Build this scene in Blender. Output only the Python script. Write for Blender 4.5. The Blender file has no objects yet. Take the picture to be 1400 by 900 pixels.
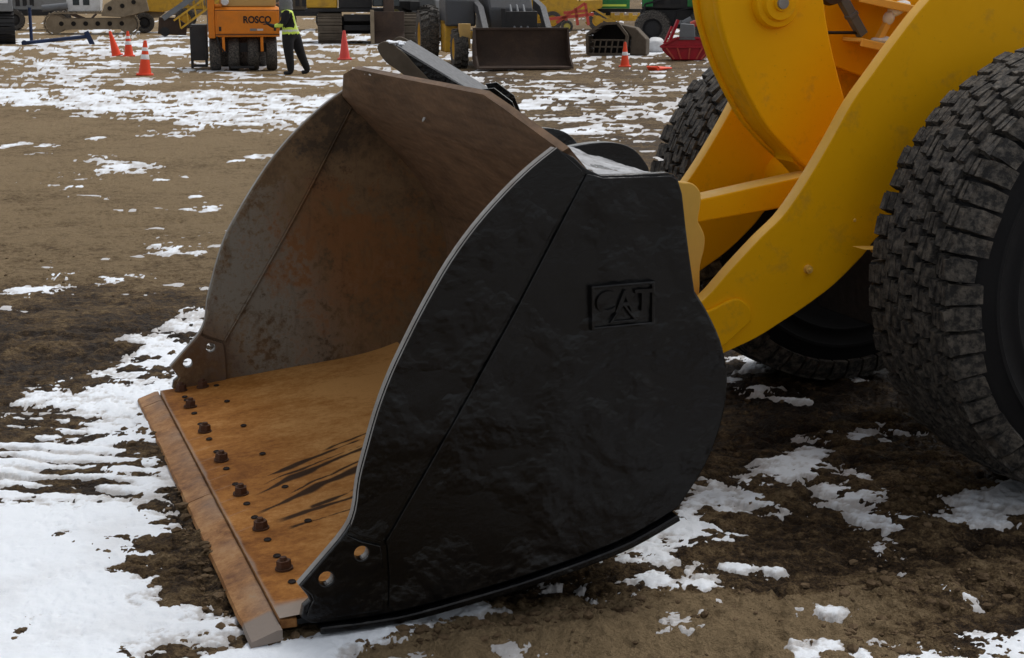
import bpy, bmesh, math, random
import numpy as np
from mathutils import Matrix, Vector, Euler
R = math.radians
random.seed(7)
scene = bpy.context.scene
C = scene.collection

# ------------------------------------------------------------------ camera
cam_d = bpy.data.cameras.new('camera'); cam = bpy.data.objects.new('camera', cam_d); C.objects.link(cam)
cam_d.sensor_width = 36; cam_d.lens = 54; cam_d.clip_start = 0.05; cam_d.clip_end = 6000
cam.location = (0, 0, 1.65); cam.rotation_euler = (R(90 - 12.355), 0, 0)
scene.camera = cam
# ------------------------------------------------------------------ sky, sun, exposure (overcast)
SUN_EL, SUN_AZ = 58, 40          # azimuth clockwise from +Y
w = bpy.data.worlds.new('World'); scene.world = w; w.use_nodes = True
wn = w.node_tree.nodes; wl = w.node_tree.links
bg = wn['Background']; bg.inputs[1].default_value = 0.14
sky = wn.new('ShaderNodeTexSky'); sky.sky_type = 'NISHITA'; sky.sun_disc = False
sky.sun_elevation = R(SUN_EL); sky.sun_rotation = R(SUN_AZ); sky.air_density = 1.2; sky.dust_density = 3.0; sky.ozone_density = 1.0
hs = wn.new('ShaderNodeHueSaturation'); hs.inputs['Saturation'].default_value = 0.16
wl.new(sky.outputs[0], hs.inputs['Color']); wl.new(hs.outputs[0], bg.inputs[0])
sd = bpy.data.lights.new('sun', 'SUN'); sd.energy = 1.2; sd.angle = R(24); sd.color = (1.0, 0.965, 0.92)
so = bpy.data.objects.new('sun', sd); C.objects.link(so)
so.rotation_euler = (R(90 - SUN_EL), 0, R(180 - SUN_AZ))
scene.view_settings.view_transform = 'Standard'; scene.view_settings.look = 'None'
scene.view_settings.gamma = 1; scene.view_settings.exposure = 0.08; scene.view_settings.use_curve_mapping = False

# ------------------------------------------------------------------ numpy noise
def _hash(ix, iy, s):
    h = (ix.astype(np.int64) * 374761393 + iy.astype(np.int64) * 668265263 + s * 1442695041) & 0xffffffff
    h = ((h ^ (h >> 13)) * 1274126177) & 0xffffffff
    h = ((h ^ (h >> 16)) * 2246822519) & 0xffffffff
    return ((h ^ (h >> 15)) & 0xffff) / 32767.5 - 1.0
def noise2(x, y, s=0):
    x = np.asarray(x, float); y = np.asarray(y, float)
    ix = np.floor(x); iy = np.floor(y); fx = x - ix; fy = y - iy
    fx = fx * fx * (3 - 2 * fx); fy = fy * fy * (3 - 2 * fy)
    a = _hash(ix, iy, s); b = _hash(ix + 1, iy, s); c = _hash(ix, iy + 1, s); d = _hash(ix + 1, iy + 1, s)
    return (a + (b - a) * fx) * (1 - fy) + (c + (d - c) * fx) * fy
def fbm(x, y, o=4, s=0, g=0.5):
    t = 0; a = 1; n = 0
    for i in range(o):
        t = t + a * noise2(x * 2 ** i + 17.3 * i, y * 2 ** i - 9.1 * i, s + i); n += a; a *= g
    return t / n
def sstep(a, b, x):
    t = np.clip((x - a) / (b - a), 0, 1); return t * t * (3 - 2 * t)

# ------------------------------------------------------------------ materials
class NT:
    def __init__(s, name):
        s.m = bpy.data.materials.new(name); s.m.use_nodes = True
        s.n = s.m.node_tree.nodes; s.l = s.m.node_tree.links; s.p = s.n['Principled BSDF']
    def new(s, t, **k):
        o = s.n.new(t)
        for a, b in k.items(): setattr(o, a, b)
        return o
    def coord(s, space='Object', scale=(1, 1, 1), rot=(0, 0, 0)):
        tc = s.new('ShaderNodeTexCoord'); mp = s.new('ShaderNodeMapping')
        mp.inputs['Scale'].default_value = scale; mp.inputs['Rotation'].default_value = rot
        if space == 'World':
            g = s.new('ShaderNodeNewGeometry'); s.l.new(g.outputs['Position'], mp.inputs[0])
        else: s.l.new(tc.outputs[space], mp.inputs[0])
        return mp.outputs[0]
    def noise(s, vec, scale=5, detail=6, rough=0.6, dist=0.0):
        o = s.new('ShaderNodeTexNoise'); o.inputs['Scale'].default_value = scale; o.inputs['Detail'].default_value = detail
        o.inputs['Roughness'].default_value = rough; o.inputs['Distortion'].default_value = dist
        s.l.new(vec, o.inputs['Vector']); return o.outputs['Fac']
    def ramp(s, fac, stops):
        o = s.new('ShaderNodeValToRGB'); e = o.color_ramp.elements
        while len(e) < len(stops): e.new(0.5)
        for k, (p, c) in enumerate(stops):
            e[k].position = p; e[k].color = (*c, 1) if isinstance(c, tuple) else (c, c, c, 1)
        s.l.new(fac, o.inputs[0]); return o.outputs[0]
    def mix(s, f, a, b):
        o = s.new('ShaderNodeMix', data_type='RGBA')
        for sock, v in ((o.inputs[0], f), (o.inputs[6], a), (o.inputs[7], b)):
            if isinstance(v, (int, float)): sock.default_value = v
            elif isinstance(v, tuple): sock.default_value = (*v, 1)
            else: s.l.new(v, sock)
        return o.outputs[2]
    def math(s, op, a, b=0.0, clamp=False):
        o = s.new('ShaderNodeMath', operation=op); o.use_clamp = clamp
        for i, v in enumerate((a, b)):
            if isinstance(v, (int, float)): o.inputs[i].default_value = v
            else: s.l.new(v, o.inputs[i])
        return o.outputs[0]
    def attr(s, n):
        o = s.new('ShaderNodeAttribute', attribute_name=n); return o.outputs['Fac']
    def bump(s, h, strength=0.5, dist=0.01, prev=None):
        o = s.new('ShaderNodeBump'); o.inputs['Strength'].default_value = strength; o.inputs['Distance'].default_value = dist
        s.l.new(h, o.inputs['Height'])
        if prev is not None: s.l.new(prev, o.inputs['Normal'])
        return o.outputs[0]
    def done(s, col=None, rough=None, nrm=None, metal=None):
        for k, v in (('Base Color', col), ('Roughness', rough), ('Normal', nrm), ('Metallic', metal)):
            if v is None: continue
            if isinstance(v, (int, float)): s.p.inputs[k].default_value = v
            elif isinstance(v, tuple): s.p.inputs[k].default_value = (*v, 1)
            else: s.l.new(v, s.p.inputs[k])
        return s.m

def paint(name, col, dirt=(0.10, 0.075, 0.05), amt=0.5, rough=0.5, scale=3.0, bump=0.15, metal=0.0):
    t = NT(name); v = t.coord('Object')
    t.p.inputs['Specular IOR Level'].default_value = 0.3
    n = t.noise(v, scale, 8, 0.65, 0.3); n2 = t.noise(v, scale * 9, 4, 0.6)
    f = t.math('MULTIPLY', t.ramp(n, [(0.45, 0.0), (0.75, 1.0)]), amt)
    c = t.mix(f, t.mix(t.math('MULTIPLY', n2, 0.3), col, tuple(k * 0.72 for k in col)), dirt)
    r = t.ramp(n2, [(0.3, max(0.05, rough - 0.12)), (0.7, min(1, rough + 0.15))])
    return t.done(c, r, t.bump(n2, bump, 0.006), metal)

M = {}
# mud
t = NT('mud'); v = t.coord('World')
dry_tone = t.attr('dry_tone'); n1 = t.noise(v, 2.2, 9, 0.62, 0.4); n2 = t.noise(v, 26, 6, 0.7); n3 = t.noise(v, 120, 3, 0.6)
n0 = t.noise(v, 7.5, 8, 0.7, 0.8); k = t.math('ADD', t.math('MULTIPLY', n1, 0.6), 0.25); k = t.math('ADD', k, t.math('MULTIPLY', t.math('SUBTRACT', n2, 0.5), 1.0)); k = t.math('ADD', k, t.math('MULTIPLY', t.math('SUBTRACT', n0, 0.5), 0.95)); k = t.math('ADD', k, t.math('MULTIPLY', t.math('SUBTRACT', n3, 0.5), 0.6)); k = t.math('ADD', k, t.math('MULTIPLY', t.math('SUBTRACT', dry_tone, 0.5), 0.55))
col = t.ramp(k, [(0.30, (0.020, 0.0115, 0.0058)), (0.47, (0.068, 0.043, 0.0225)), (0.62, (0.150, 0.102, 0.054)), (0.86, (0.275, 0.20, 0.115))])
nb = t.bump(n3, 1.0, 0.010); nb = t.bump(n2, 1.0, 0.045, nb)
t.p.inputs['Specular IOR Level'].default_value = 0.12
M['mud'] = t.done(col, t.ramp(k, [(0.35, 0.62), (0.65, 0.93)]), nb)
# the same mud and broken snow on the plain around the modelled yard
t = NT('snowy_plain'); v = t.coord('World'); n1 = t.noise(v, 0.9, 9, 0.68, 0.2); n2 = t.noise(v, 8, 6, 0.7)
col = t.mix(t.ramp(n1, [(0.53, 0.0), (0.56, 1.0)]), t.ramp(n2, [(0.3, (0.06, 0.04, 0.022)), (0.7, (0.20, 0.145, 0.083))]), (0.78, 0.81, 0.85))
t.p.inputs['Specular IOR Level'].default_value = 0.12
M['plain'] = t.done(col, 0.85, t.bump(n2, 0.5, 0.02))
# snow
t = NT('snow'); v = t.coord('World')
n1 = t.noise(v, 3.0, 8, 0.65); n2 = t.noise(v, 45, 5, 0.7); th = t.attr('thin')
d = t.math('MULTIPLY', t.ramp(n1, [(0.48, 0.0), (0.74, 1.0)]), 0.22); d = t.math('MAXIMUM', d, t.math('MULTIPLY', t.ramp(n2, [(0.56, 0.0), (0.66, 1.0)]), t.math('MULTIPLY', th, 0.95)))
d = t.math('MAXIMUM', d, t.math('MULTIPLY', t.ramp(t.math('ADD', th, t.math('MULTIPLY', t.math('SUBTRACT', n2, 0.5), 0.9)), [(0.35, 0.0), (0.95, 1.0)]), 0.62))
col = t.mix(d, (0.77, 0.815, 0.875), (0.26, 0.215, 0.175))
M['snow'] = t.done(col, 0.75, t.bump(n2, 0.35, 0.012, t.bump(n1, 0.3, 0.05)))
t = NT('clod'); v = t.coord('World'); n = t.noise(v, 14, 6, 0.7)
t.p.inputs['Specular IOR Level'].default_value = 0.1
M['clod'] = t.done(t.ramp(n, [(0.3, (0.055, 0.036, 0.020)), (0.6, (0.145, 0.10, 0.060)), (0.85, (0.26, 0.195, 0.125))]), 0.92, t.bump(t.noise(v, 90, 4), 0.6, 0.006))
# loader yellow
t = NT('yellow_paint'); v = t.coord('Object'); n = t.noise(v, 2.5, 8, 0.6, 0.4); n2 = t.noise(v, 40, 4, 0.6); n3 = t.noise(v, 9, 6, 0.7)
c = t.mix(t.math('MULTIPLY', t.ramp(n, [(0.42, 0.0), (0.8, 1.0)]), 0.35), (0.86, 0.42, 0.001), (0.68, 0.32, 0.001))
c = t.mix(t.math('MULTIPLY', t.ramp(n3, [(0.56, 0.0), (0.78, 1.0)]), 0.5), c, (0.32, 0.185, 0.05))
c = t.mix(t.math('MULTIPLY', t.ramp(t.noise(v, 55, 8, 0.8), [(0.62, 0.0), (0.70, 1.0)]), 0.6), c, (0.12, 0.075, 0.035))
t.p.inputs['Specular IOR Level'].default_value = 0.12
M['yellow'] = t.done(c, t.ramp(n2, [(0.3, 0.42), (0.7, 0.62)]), t.bump(n3, 0.06, 0.01, t.bump(n2, 0.08, 0.003)))
M['yellow_edge'] = paint('yellow_lit_paint', (0.82, 0.48, 0.09), (0.60, 0.36, 0.10), 0.5, 0.55)  # paler yellow: light on upward edges and the coupler put into the colour
# bucket paints
t = NT('black_bucket_paint'); v = t.coord('Object'); vs = t.coord('Object', (1.0, 1, 1.5), (0, R(25), 0))
nb_ = t.noise(vs, 30, 8, 0.74, 0.4); nl = t.noise(v, 2.3, 2, 0.5, 0.4); nm_ = t.ramp(t.noise(v, 5.0, 4, 0.5, 0.15), [(0.46, 0.0), (0.74, 1.0)]); nf = t.noise(v, 75, 6, 0.75)
c = t.mix(t.ramp(nl, [(0.4, 0.0), (0.7, 1.0)]), (0.0012, 0.0013, 0.0020), (0.0030, 0.0032, 0.0042))
c = t.mix(t.math('MULTIPLY', t.ramp(nf, [(0.66, 0.0), (0.78, 1.0)]), 0.22), c, (0.05, 0.046, 0.042))
c = t.mix(t.math('MULTIPLY', t.ramp(t.noise(v, 3.5, 8, 0.7), [(0.60, 0.0), (0.80, 1.0)]), 0.18), c, (0.055, 0.045, 0.035))
b = t.bump(nl, 0.55, 0.05); b = t.bump(nm_, 0.45, 0.024, b); b = t.bump(nb_, 0.42, 0.0036, b); b = t.bump(nf, 0.22, 0.0018, b)
t.p.inputs['Specular IOR Level'].default_value = 0.36
M['black'] = t.done(c, t.ramp(nb_, [(0.38, 0.09), (0.62, 0.22)]), b)
M['steel'] = paint('worn_bare_steel', (0.30, 0.29, 0.28), (0.14, 0.09, 0.06), 0.6, 0.45, 9, 0.2, 0.5)
t = NT('rusted_side_steel'); v = t.coord('Object'); n = t.noise(v, 2.6, 9, 0.62, 0.5); n2 = t.noise(v, 34, 6, 0.7); n4 = t.noise(t.coord('Object', (6, 6, 1.2)), 6, 6, 0.6); n5 = t.noise(v, 5.5, 10, 0.74, 0.3)
def blob(t, v, p, r, soft):
    d_ = t.new('ShaderNodeVectorMath', operation='DISTANCE'); t.l.new(v, d_.inputs[0]); d_.inputs[1].default_value = p
    q = t.math('MULTIPLY', t.math('SUBTRACT', 1.0, t.math('DIVIDE', d_.outputs['Value'], r * 1.25)), 0.75); q = t.math('ADD', q, t.math('MULTIPLY', t.math('SUBTRACT', n5, 0.5), 3.4)); q = t.math('ADD', q, t.math('MULTIPLY', t.math('SUBTRACT', n2, 0.5), 2.0))
    return t.ramp(q, [(0.0, 0.0), (soft, 1.0)])
k = t.math('ADD', n, t.math('MULTIPLY', t.math('SUBTRACT', n2, 0.5), 0.5))
c = t.ramp(k, [(0.30, (0.075, 0.050, 0.030)), (0.46, (0.16, 0.102, 0.056)), (0.58, (0.21, 0.136, 0.074)), (0.75, (0.14, 0.082, 0.042))])
c = t.mix(blob(t, v, (0.42, 2.5, 0.42), 0.36, 0.5), c, (0.225, 0.208, 0.175))
c = t.mix(t.math('MULTIPLY', blob(t, v, (0.78, 2.5, 0.52), 0.30, 0.6), 0.72), c, (0.235, 0.097, 0.027))
c = t.mix(t.math('MULTIPLY', blob(t, v, (0.66, 2.5, 0.72), 0.16, 0.5), 0.6), c, (0.22, 0.095, 0.030))
c = t.mix(t.math('MULTIPLY', blob(t, v, (0.72, 2.5, 1.13), 0.16, 0.5), 0.75), c, (0.035, 0.028, 0.022))
c = t.mix(t.math('MULTIPLY', blob(t, v, (0.12, 2.5, 0.18), 0.16, 0.5), 0.7), c, (0.10, 0.045, 0.018))
c = t.mix(t.math('MULTIPLY', t.ramp(n4, [(0.55, 0.0), (0.75, 1.0)]), 0.4), c, (0.06, 0.038, 0.024))
c = t.mix(t.math('MULTIPLY', t.ramp(n2, [(0.62, 0.0), (0.75, 1.0)]), 0.5), c, (0.05, 0.028, 0.014))
t.p.inputs['Specular IOR Level'].default_value = 0.22
M['rust_side'] = t.done(c, 0.62, t.bump(n2, 0.35, 0.005), 0.1)
t = NT('brown_spill_steel'); vs = t.coord('Object', (7, 1.0, 7), (R(28), 0, 0)); v = t.coord('Object'); n = t.noise(vs, 5, 8, 0.65, 0.4); n2 = t.noise(v, 40, 5, 0.7); n3 = t.noise(v, 2, 4)
c = t.ramp(t.math('ADD', t.math('MULTIPLY', n, 0.7), t.math('MULTIPLY', n3, 0.3)), [(0.32, (0.070, 0.042, 0.025)), (0.5, (0.135, 0.082, 0.048)), (0.62, (0.18, 0.108, 0.062)), (0.78, (0.25, 0.15, 0.085))])
t.p.inputs['Specular IOR Level'].default_value = 0.22
M['brown'] = t.done(c, t.ramp(n2, [(0.3, 0.5), (0.7, 0.75)]), t.bump(n, 0.2, 0.006, t.bump(n2, 0.2, 0.003)), 0.1)
t = NT('rusty_floor_steel'); vs = t.coord('Object', (0.9, 1.5, 2)); v = t.coord('Object'); n = t.noise(vs, 4.0, 10, 0.74, 0.15); n2 = t.noise(v, 38, 8, 0.78); n3 = t.noise(v, 1.6, 5, 0.6, 0.2)
k = t.math('ADD', t.math('MULTIPLY', n, 0.55), t.math('MULTIPLY', n3, 0.45)); k = t.math('ADD', k, t.math('MULTIPLY', t.math('SUBTRACT', n2, 0.5), 0.42))
sx = t.new('ShaderNodeSeparateXYZ'); t.l.new(v, sx.inputs[0]); k = t.math('ADD', k, t.math('MULTIPLY', t.math('MINIMUM', sx.outputs[0], 0.55), 0.34))  # rust lightened towards the back to offset shade inside the bucket
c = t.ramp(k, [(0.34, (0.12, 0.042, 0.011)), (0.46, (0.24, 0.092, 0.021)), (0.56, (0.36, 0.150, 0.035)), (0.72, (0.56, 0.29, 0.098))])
c = t.mix(t.math('MULTIPLY', t.ramp(t.noise(v, 160, 3, 0.7), [(0.60, 0.0), (0.74, 1.0)]), 0.5), c, (0.08, 0.035, 0.014))
st = t.attr('stain'); wo = t.attr('worn')
c = t.mix(wo, c, (0.30, 0.27, 0.24)); c = t.mix(t.math('MULTIPLY', st, 0.93), c, (0.016, 0.008, 0.005))
t.p.inputs['Specular IOR Level'].default_value = 0.12
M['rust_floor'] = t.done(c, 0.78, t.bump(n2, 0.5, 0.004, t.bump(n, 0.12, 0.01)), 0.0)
t = NT('rusty_cutting_edge'); v = t.coord('Object'); n = t.noise(v, 11, 10, 0.78, 0.1); n2 = t.noise(v, 60, 6, 0.75); wo = t.attr('worn')
c = t.ramp(n, [(0.36, (0.14, 0.054, 0.016)), (0.5, (0.29, 0.132, 0.042)), (0.60, (0.39, 0.205, 0.080)), (0.75, (0.33, 0.235, 0.145))])
c = t.mix(wo, c, (0.22, 0.185, 0.16))
t.p.inputs['Specular IOR Level'].default_value = 0.22
M['rust_edge'] = t.done(c, 0.6, t.bump(n, 0.35, 0.006, t.bump(n2, 0.3, 0.003)), 0.15)
M['bolt'] = paint('rusty_bolt', (0.085, 0.036, 0.018), (0.035, 0.02, 0.014), 0.7, 0.75, 20, 0.5)
M['dark_hole'] = paint('dark_hole_fill', (0.015, 0.009, 0.007), (0.03, 0.015, 0.01), 0.4, 0.9, 20)
# rubber
t = NT('tyre_rubber'); v = t.coord('Object'); n = t.noise(v, 5, 8, 0.65); n2 = t.noise(v, 70, 4, 0.7)
t.p.inputs['Specular IOR Level'].default_value = 0.13
M['rubber'] = t.done(t.mix(t.ramp(n, [(0.45, 0.0), (0.8, 0.6)]), (0.0085, 0.0085, 0.0098), (0.014, 0.0135, 0.0135)), t.ramp(n2, [(0.3, 0.5), (0.7, 0.7)]), t.bump(n2, 0.2, 0.003))
t = NT('tread_rubber'); v = t.coord('World'); n = t.noise(v, 5, 8, 0.7); n2 = t.noise(v, 130, 4, 0.75); n3 = t.noise(v, 34, 4, 0.7)
c = t.mix(t.ramp(n3, [(0.42, 0.0), (0.66, 0.85)]), (0.024, 0.023, 0.023), (0.165, 0.145, 0.122))
c = t.mix(t.ramp(n, [(0.58, 0.0), (0.78, 0.6)]), c, (0.115, 0.082, 0.054))
t.p.inputs['Specular IOR Level'].default_value = 0.3
M['tread'] = t.done(c, 0.72, t.bump(n2, 0.9, 0.006, t.bump(n3, 0.8, 0.012)))
for nm, colr, dirt, amt, rg in [
    ('slate', (0.065, 0.068, 0.076), (0.06, 0.055, 0.05), 0.5, 0.5), ('orange', (0.72, 0.215, 0.012), (0.22, 0.10, 0.04), 0.35, 0.45), ('tan_paint', (0.52, 0.33, 0.11), (0.3, 0.2, 0.1), 0.4, 0.55),
    ('far_yellow', (0.60, 0.34, 0.03), (0.16, 0.10, 0.05), 0.6, 0.5), ('cream_rim', (0.55, 0.46, 0.10), (0.2, 0.16, 0.08), 0.4, 0.5),
    ('grey_paint', (0.22, 0.225, 0.23), (0.12, 0.10, 0.08), 0.5, 0.5), ('white_paint', (0.68, 0.69, 0.70), (0.25, 0.22, 0.19), 0.4, 0.5),
    ('dark_paint', (0.018, 0.018, 0.020), (0.06, 0.05, 0.04), 0.4, 0.5), ('blue_paint', (0.012, 0.028, 0.085), (0.05, 0.05, 0.06), 0.3, 0.45),
    ('green_paint', (0.03, 0.21, 0.06), (0.05, 0.07, 0.04), 0.4, 0.4), ('red_paint', (0.40, 0.010, 0.022), (0.10, 0.03, 0.03), 0.4, 0.4),
    ('far_red', (0.50, 0.07, 0.045), (0.2, 0.1, 0.07), 0.4, 0.5), ('muddy_track', (0.115, 0.092, 0.068), (0.05, 0.037, 0.026), 0.8, 0.9),
    ('tan_mud', (0.27, 0.215, 0.15), (0.12, 0.09, 0.06), 0.7, 0.9), ('far_bucket', (0.045, 0.028, 0.020), (0.09, 0.055, 0.035), 0.6, 0.7),
    ('cone_orange', (0.85, 0.075, 0.022), (0.5, 0.09, 0.05), 0.25, 0.5), ('cone_pink', (0.82, 0.10, 0.085), (0.5, 0.12, 0.1), 0.25, 0.6),
    ('band', (0.80, 0.80, 0.82), (0.5, 0.45, 0.42), 0.4, 0.5), ('yellow_green', (0.62, 0.80, 0.10), (0.45, 0.55, 0.2), 0.3, 0.6),
    ('cloth_black', (0.012, 0.012, 0.014), (0.035, 0.03, 0.028), 0.4, 0.9), ('hood_grey', (0.17, 0.17, 0.175), (0.05, 0.05, 0.05), 0.4, 0.9),
    ('skin', (0.42, 0.24, 0.17), (0.35, 0.18, 0.12), 0.3, 0.6), ('grey_steel', (0.16, 0.17, 0.185), (0.09, 0.085, 0.08), 0.5, 0.45),
    ('band_silver', (0.62, 0.64, 0.60), (0.4, 0.4, 0.38), 0.3, 0.4), ('hose', (0.10, 0.11, 0.125), (0.05, 0.05, 0.05), 0.4, 0.5),
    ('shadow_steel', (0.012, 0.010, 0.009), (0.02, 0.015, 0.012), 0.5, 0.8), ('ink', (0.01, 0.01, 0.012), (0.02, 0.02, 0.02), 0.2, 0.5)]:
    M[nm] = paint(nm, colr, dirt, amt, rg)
t = NT('frost_and_sky_sheen'); v = t.coord('World'); n = t.noise(v, 18, 8, 0.75); n2 = t.noise(v, 60, 5, 0.7)
M['frost_sheen'] = t.done(t.ramp(t.math('ADD', t.math('MULTIPLY', n, 0.7), t.math('MULTIPLY', n2, 0.3)), [(0.36, (0.10, 0.10, 0.105)), (0.50, (0.30, 0.31, 0.33)), (0.66, (0.46, 0.48, 0.51))]), 0.6, t.bump(n2, 0.3, 0.004))  # grey tones paint the sky sheen of the black bucket top, as thin frost
t = NT('window_glass'); M['glass'] = t.done((0.03, 0.04, 0.045), 0.08)

# ------------------------------------------------------------------ mesh builder
class MB:
    def __init__(s): s.v = []; s.f = []; s.mi = []
    def add(s, vs, fs, mi=0):
        o = len(s.v); s.v += [tuple(p) for p in vs]; s.f += [tuple(i + o for i in f) for f in fs]; s.mi += [mi] * len(fs); return s
    def box(s, c, d, rot=(0, 0, 0), top=(1, 1), mi=0):
        m = Euler(rot).to_matrix(); hx, hy, hz = d[0] / 2, d[1] / 2, d[2] / 2; vs = []
        for z in (-1, 1):
            kx, ky = (1, 1) if z < 0 else top
            for x, y in ((-1, -1), (1, -1), (1, 1), (-1, 1)):
                vs.append(Vector(c) + m @ Vector((x * hx * kx, y * hy * ky, z * hz)))
        return s.add(vs, [(3, 2, 1, 0), (4, 5, 6, 7), (0, 1, 5, 4), (1, 2, 6, 5), (2, 3, 7, 6), (3, 0, 4, 7)], mi)
    def span(s, a, b, mi=0):
        return s.box([(p + q) / 2 for p, q in zip(a, b)], [abs(q - p) for p, q in zip(a, b)], mi=mi)
    def bar(s, a, b, wd, ht, mi=0):
        a = Vector(a); b = Vector(b); d = b - a; q = d.to_track_quat('X', 'Z'); c = (a + b) / 2; vs = []
        for x in (-1, 1):
            for y, z in ((-1, -1), (1, -1), (1, 1), (-1, 1)):
                vs.append(c + q @ Vector((x * d.length / 2, y * wd / 2, z * ht / 2)))
        return s.add(vs, [(0, 3, 2, 1), (4, 5, 6, 7), (0, 1, 5, 4), (1, 2, 6, 5), (2, 3, 7, 6), (3, 0, 4, 7)], mi)
    def cyl(s, a, b, r0, r1=None, n=16, mi=0):
        r1 = r0 if r1 is None else r1
        a = Vector(a); b = Vector(b); q = (b - a).to_track_quat('Z', 'Y'); vs = []
        for c, r in ((a, r0), (b, r1)):
            for i in range(n):
                an = 2 * math.pi * i / n; vs.append(c + q @ Vector((r * math.cos(an), r * math.sin(an), 0)))
        fs = [(i, (i + 1) % n, n + (i + 1) % n, n + i) for i in range(n)] + [tuple(range(n))[::-1], tuple(range(n, 2 * n))]
        return s.add(vs, fs, mi)
    def tube(s, pts, r, n=10, mi=0):
        for a, b in zip(pts[:-1], pts[1:]): s.cyl(a, b, r, r, n, mi)
        return s
    def lathe(s, prof, org=(0, 0, 0), axis='Z', n=32, mi=0, closed=False):
        # prof: (radius, along)
        vs = []; k = len(prof)
        for i in range(n):
            an = 2 * math.pi * i / n
            for r, h in prof:
                p = {'Z': (r * math.cos(an), r * math.sin(an), h), 'Y': (r * math.cos(an), h, r * math.sin(an)), 'X': (h, r * math.cos(an), r * math.sin(an))}[axis]
                vs.append((p[0] + org[0], p[1] + org[1], p[2] + org[2]))
        fs = []
        for i in range(n):
            j = (i + 1) % n
            for q in range(k - 1 if not closed else k):
                q2 = (q + 1) % k; f = (i * k + q, j * k + q, j * k + q2, i * k + q2)
                fs.append(f[::-1] if axis == 'Y' else f)
        return s.add(vs, fs, mi)
    def prism(s, poly, y0, y1, mi=0):      # poly in (x, z), extruded along y
        n = len(poly); vs = [(x, y0, z) for x, z in poly] + [(x, y1, z) for x, z in poly]
        fs = [(i, (i + 1) % n, n + (i + 1) % n, n + i) for i in range(n)] + [tuple(range(n))[::-1], tuple(range(n, 2 * n))]
        return s.add(vs, fs, mi)
    def prismx(s, poly, x0, x1, mi=0):     # poly in (y, z), extruded along x
        n = len(poly); vs = [(x0, y, z) for y, z in poly] + [(x1, y, z) for y, z in poly]
        fs = [(i, (i + 1) % n, n + (i + 1) % n, n + i) for i in range(n)] + [tuple(range(n))[::-1], tuple(range(n, 2 * n))]
        return s.add(vs, fs, mi)
    def mesh(s, name):
        me = bpy.data.meshes.new(name); me.from_pydata(s.v, [], s.f)
        me.polygons.foreach_set('material_index', s.mi)
        bm = bmesh.new(); bm.from_mesh(me); bmesh.ops.recalc_face_normals(bm, faces=bm.faces); bm.to_mesh(me); bm.free()
        return me
    def build(s, name, mats, parent=None, bevel=0, smooth=30, loc=(0, 0, 0), rot=(0, 0, 0)):
        return link(name, s.mesh(name), mats, parent, bevel, smooth, loc, rot)
def smooth_mesh(me, ang):
    me.polygons.foreach_set('use_smooth', [True] * len(me.polygons)); me.set_sharp_from_angle(angle=R(ang)); me.update()
def link(name, me, mats, parent=None, bevel=0, smooth=30, loc=(0, 0, 0), rot=(0, 0, 0)):
    if not isinstance(mats, (list, tuple)): mats = [mats]
    if len(me.materials) == 0:
        for m in mats: me.materials.append(M[m] if isinstance(m, str) else m)
    if smooth: smooth_mesh(me, smooth)
    o = bpy.data.objects.new(name, me); C.objects.link(o); o.location = loc; o.rotation_euler = rot
    if parent is not None: o.parent = parent
    if bevel:
        b = o.modifiers.new('bevel', 'BEVEL'); b.width = bevel; b.segments = 2; b.limit_method = 'ANGLE'; b.angle_limit = R(35)
    return o
def thing(name, label, cat, loc, rz=0, group=None):
    o = bpy.data.objects.new(name, None); C.objects.link(o); o.location = loc; o.rotation_euler = (0, 0, rz)
    o.empty_display_size = 0.2
    return tag(o, label, cat, group)
def tag(o, label, cat, group=None):
    o['label'] = label; o['category'] = cat
    if group: o['group'] = group
    return o
def curve_mesh(cu):
    ob = bpy.data.objects.new('tmp', cu); C.objects.link(ob); bpy.context.view_layer.update()
    me = bpy.data.meshes.new_from_object(ob.evaluated_get(bpy.context.evaluated_depsgraph_get()))
    bpy.data.objects.remove(ob); return me
def plate_mesh(polys, y0, y1, bev=0.004):
    """flat plate, outline(s) in (x, z), holes allowed, between y0 and y1, with rounded edges"""
    cu = bpy.data.curves.new('tmp', 'CURVE'); cu.dimensions = '2D'; cu.fill_mode = 'BOTH'
    h = abs(y1 - y0) / 2; cu.extrude = max(h - bev, 0.0005); cu.bevel_depth = bev; cu.bevel_resolution = 1; cu.offset = -bev
    for p in polys:
        sp = cu.splines.new('POLY'); sp.points.add(len(p) - 1); sp.use_cyclic_u = True
        for i, (x, z) in enumerate(p): sp.points[i].co = (x, z, 0, 1)
    me = curve_mesh(cu); me.transform(Matrix.Translation((0, (y0 + y1) / 2, 0)) @ Matrix.Rotation(R(90), 4, 'X'))
    return me
def text_mesh(txt, size, depth, bold=0.0):
    cu = bpy.data.curves.new('tmp', 'FONT'); cu.body = txt; cu.size = size; cu.extrude = depth; cu.offset = bold
    cu.align_x = 'CENTER'; cu.align_y = 'CENTER'
    me = curve_mesh(cu); me.transform(Matrix.Rotation(R(90), 4, 'X')); return me
def circle(cx, cz, r, n=20, ccw=True):
    return [(cx + r * math.cos(2 * math.pi * i / n * (1 if ccw else -1)), cz + r * math.sin(2 * math.pi * i / n * (1 if ccw else -1))) for i in range(n)]
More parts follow.
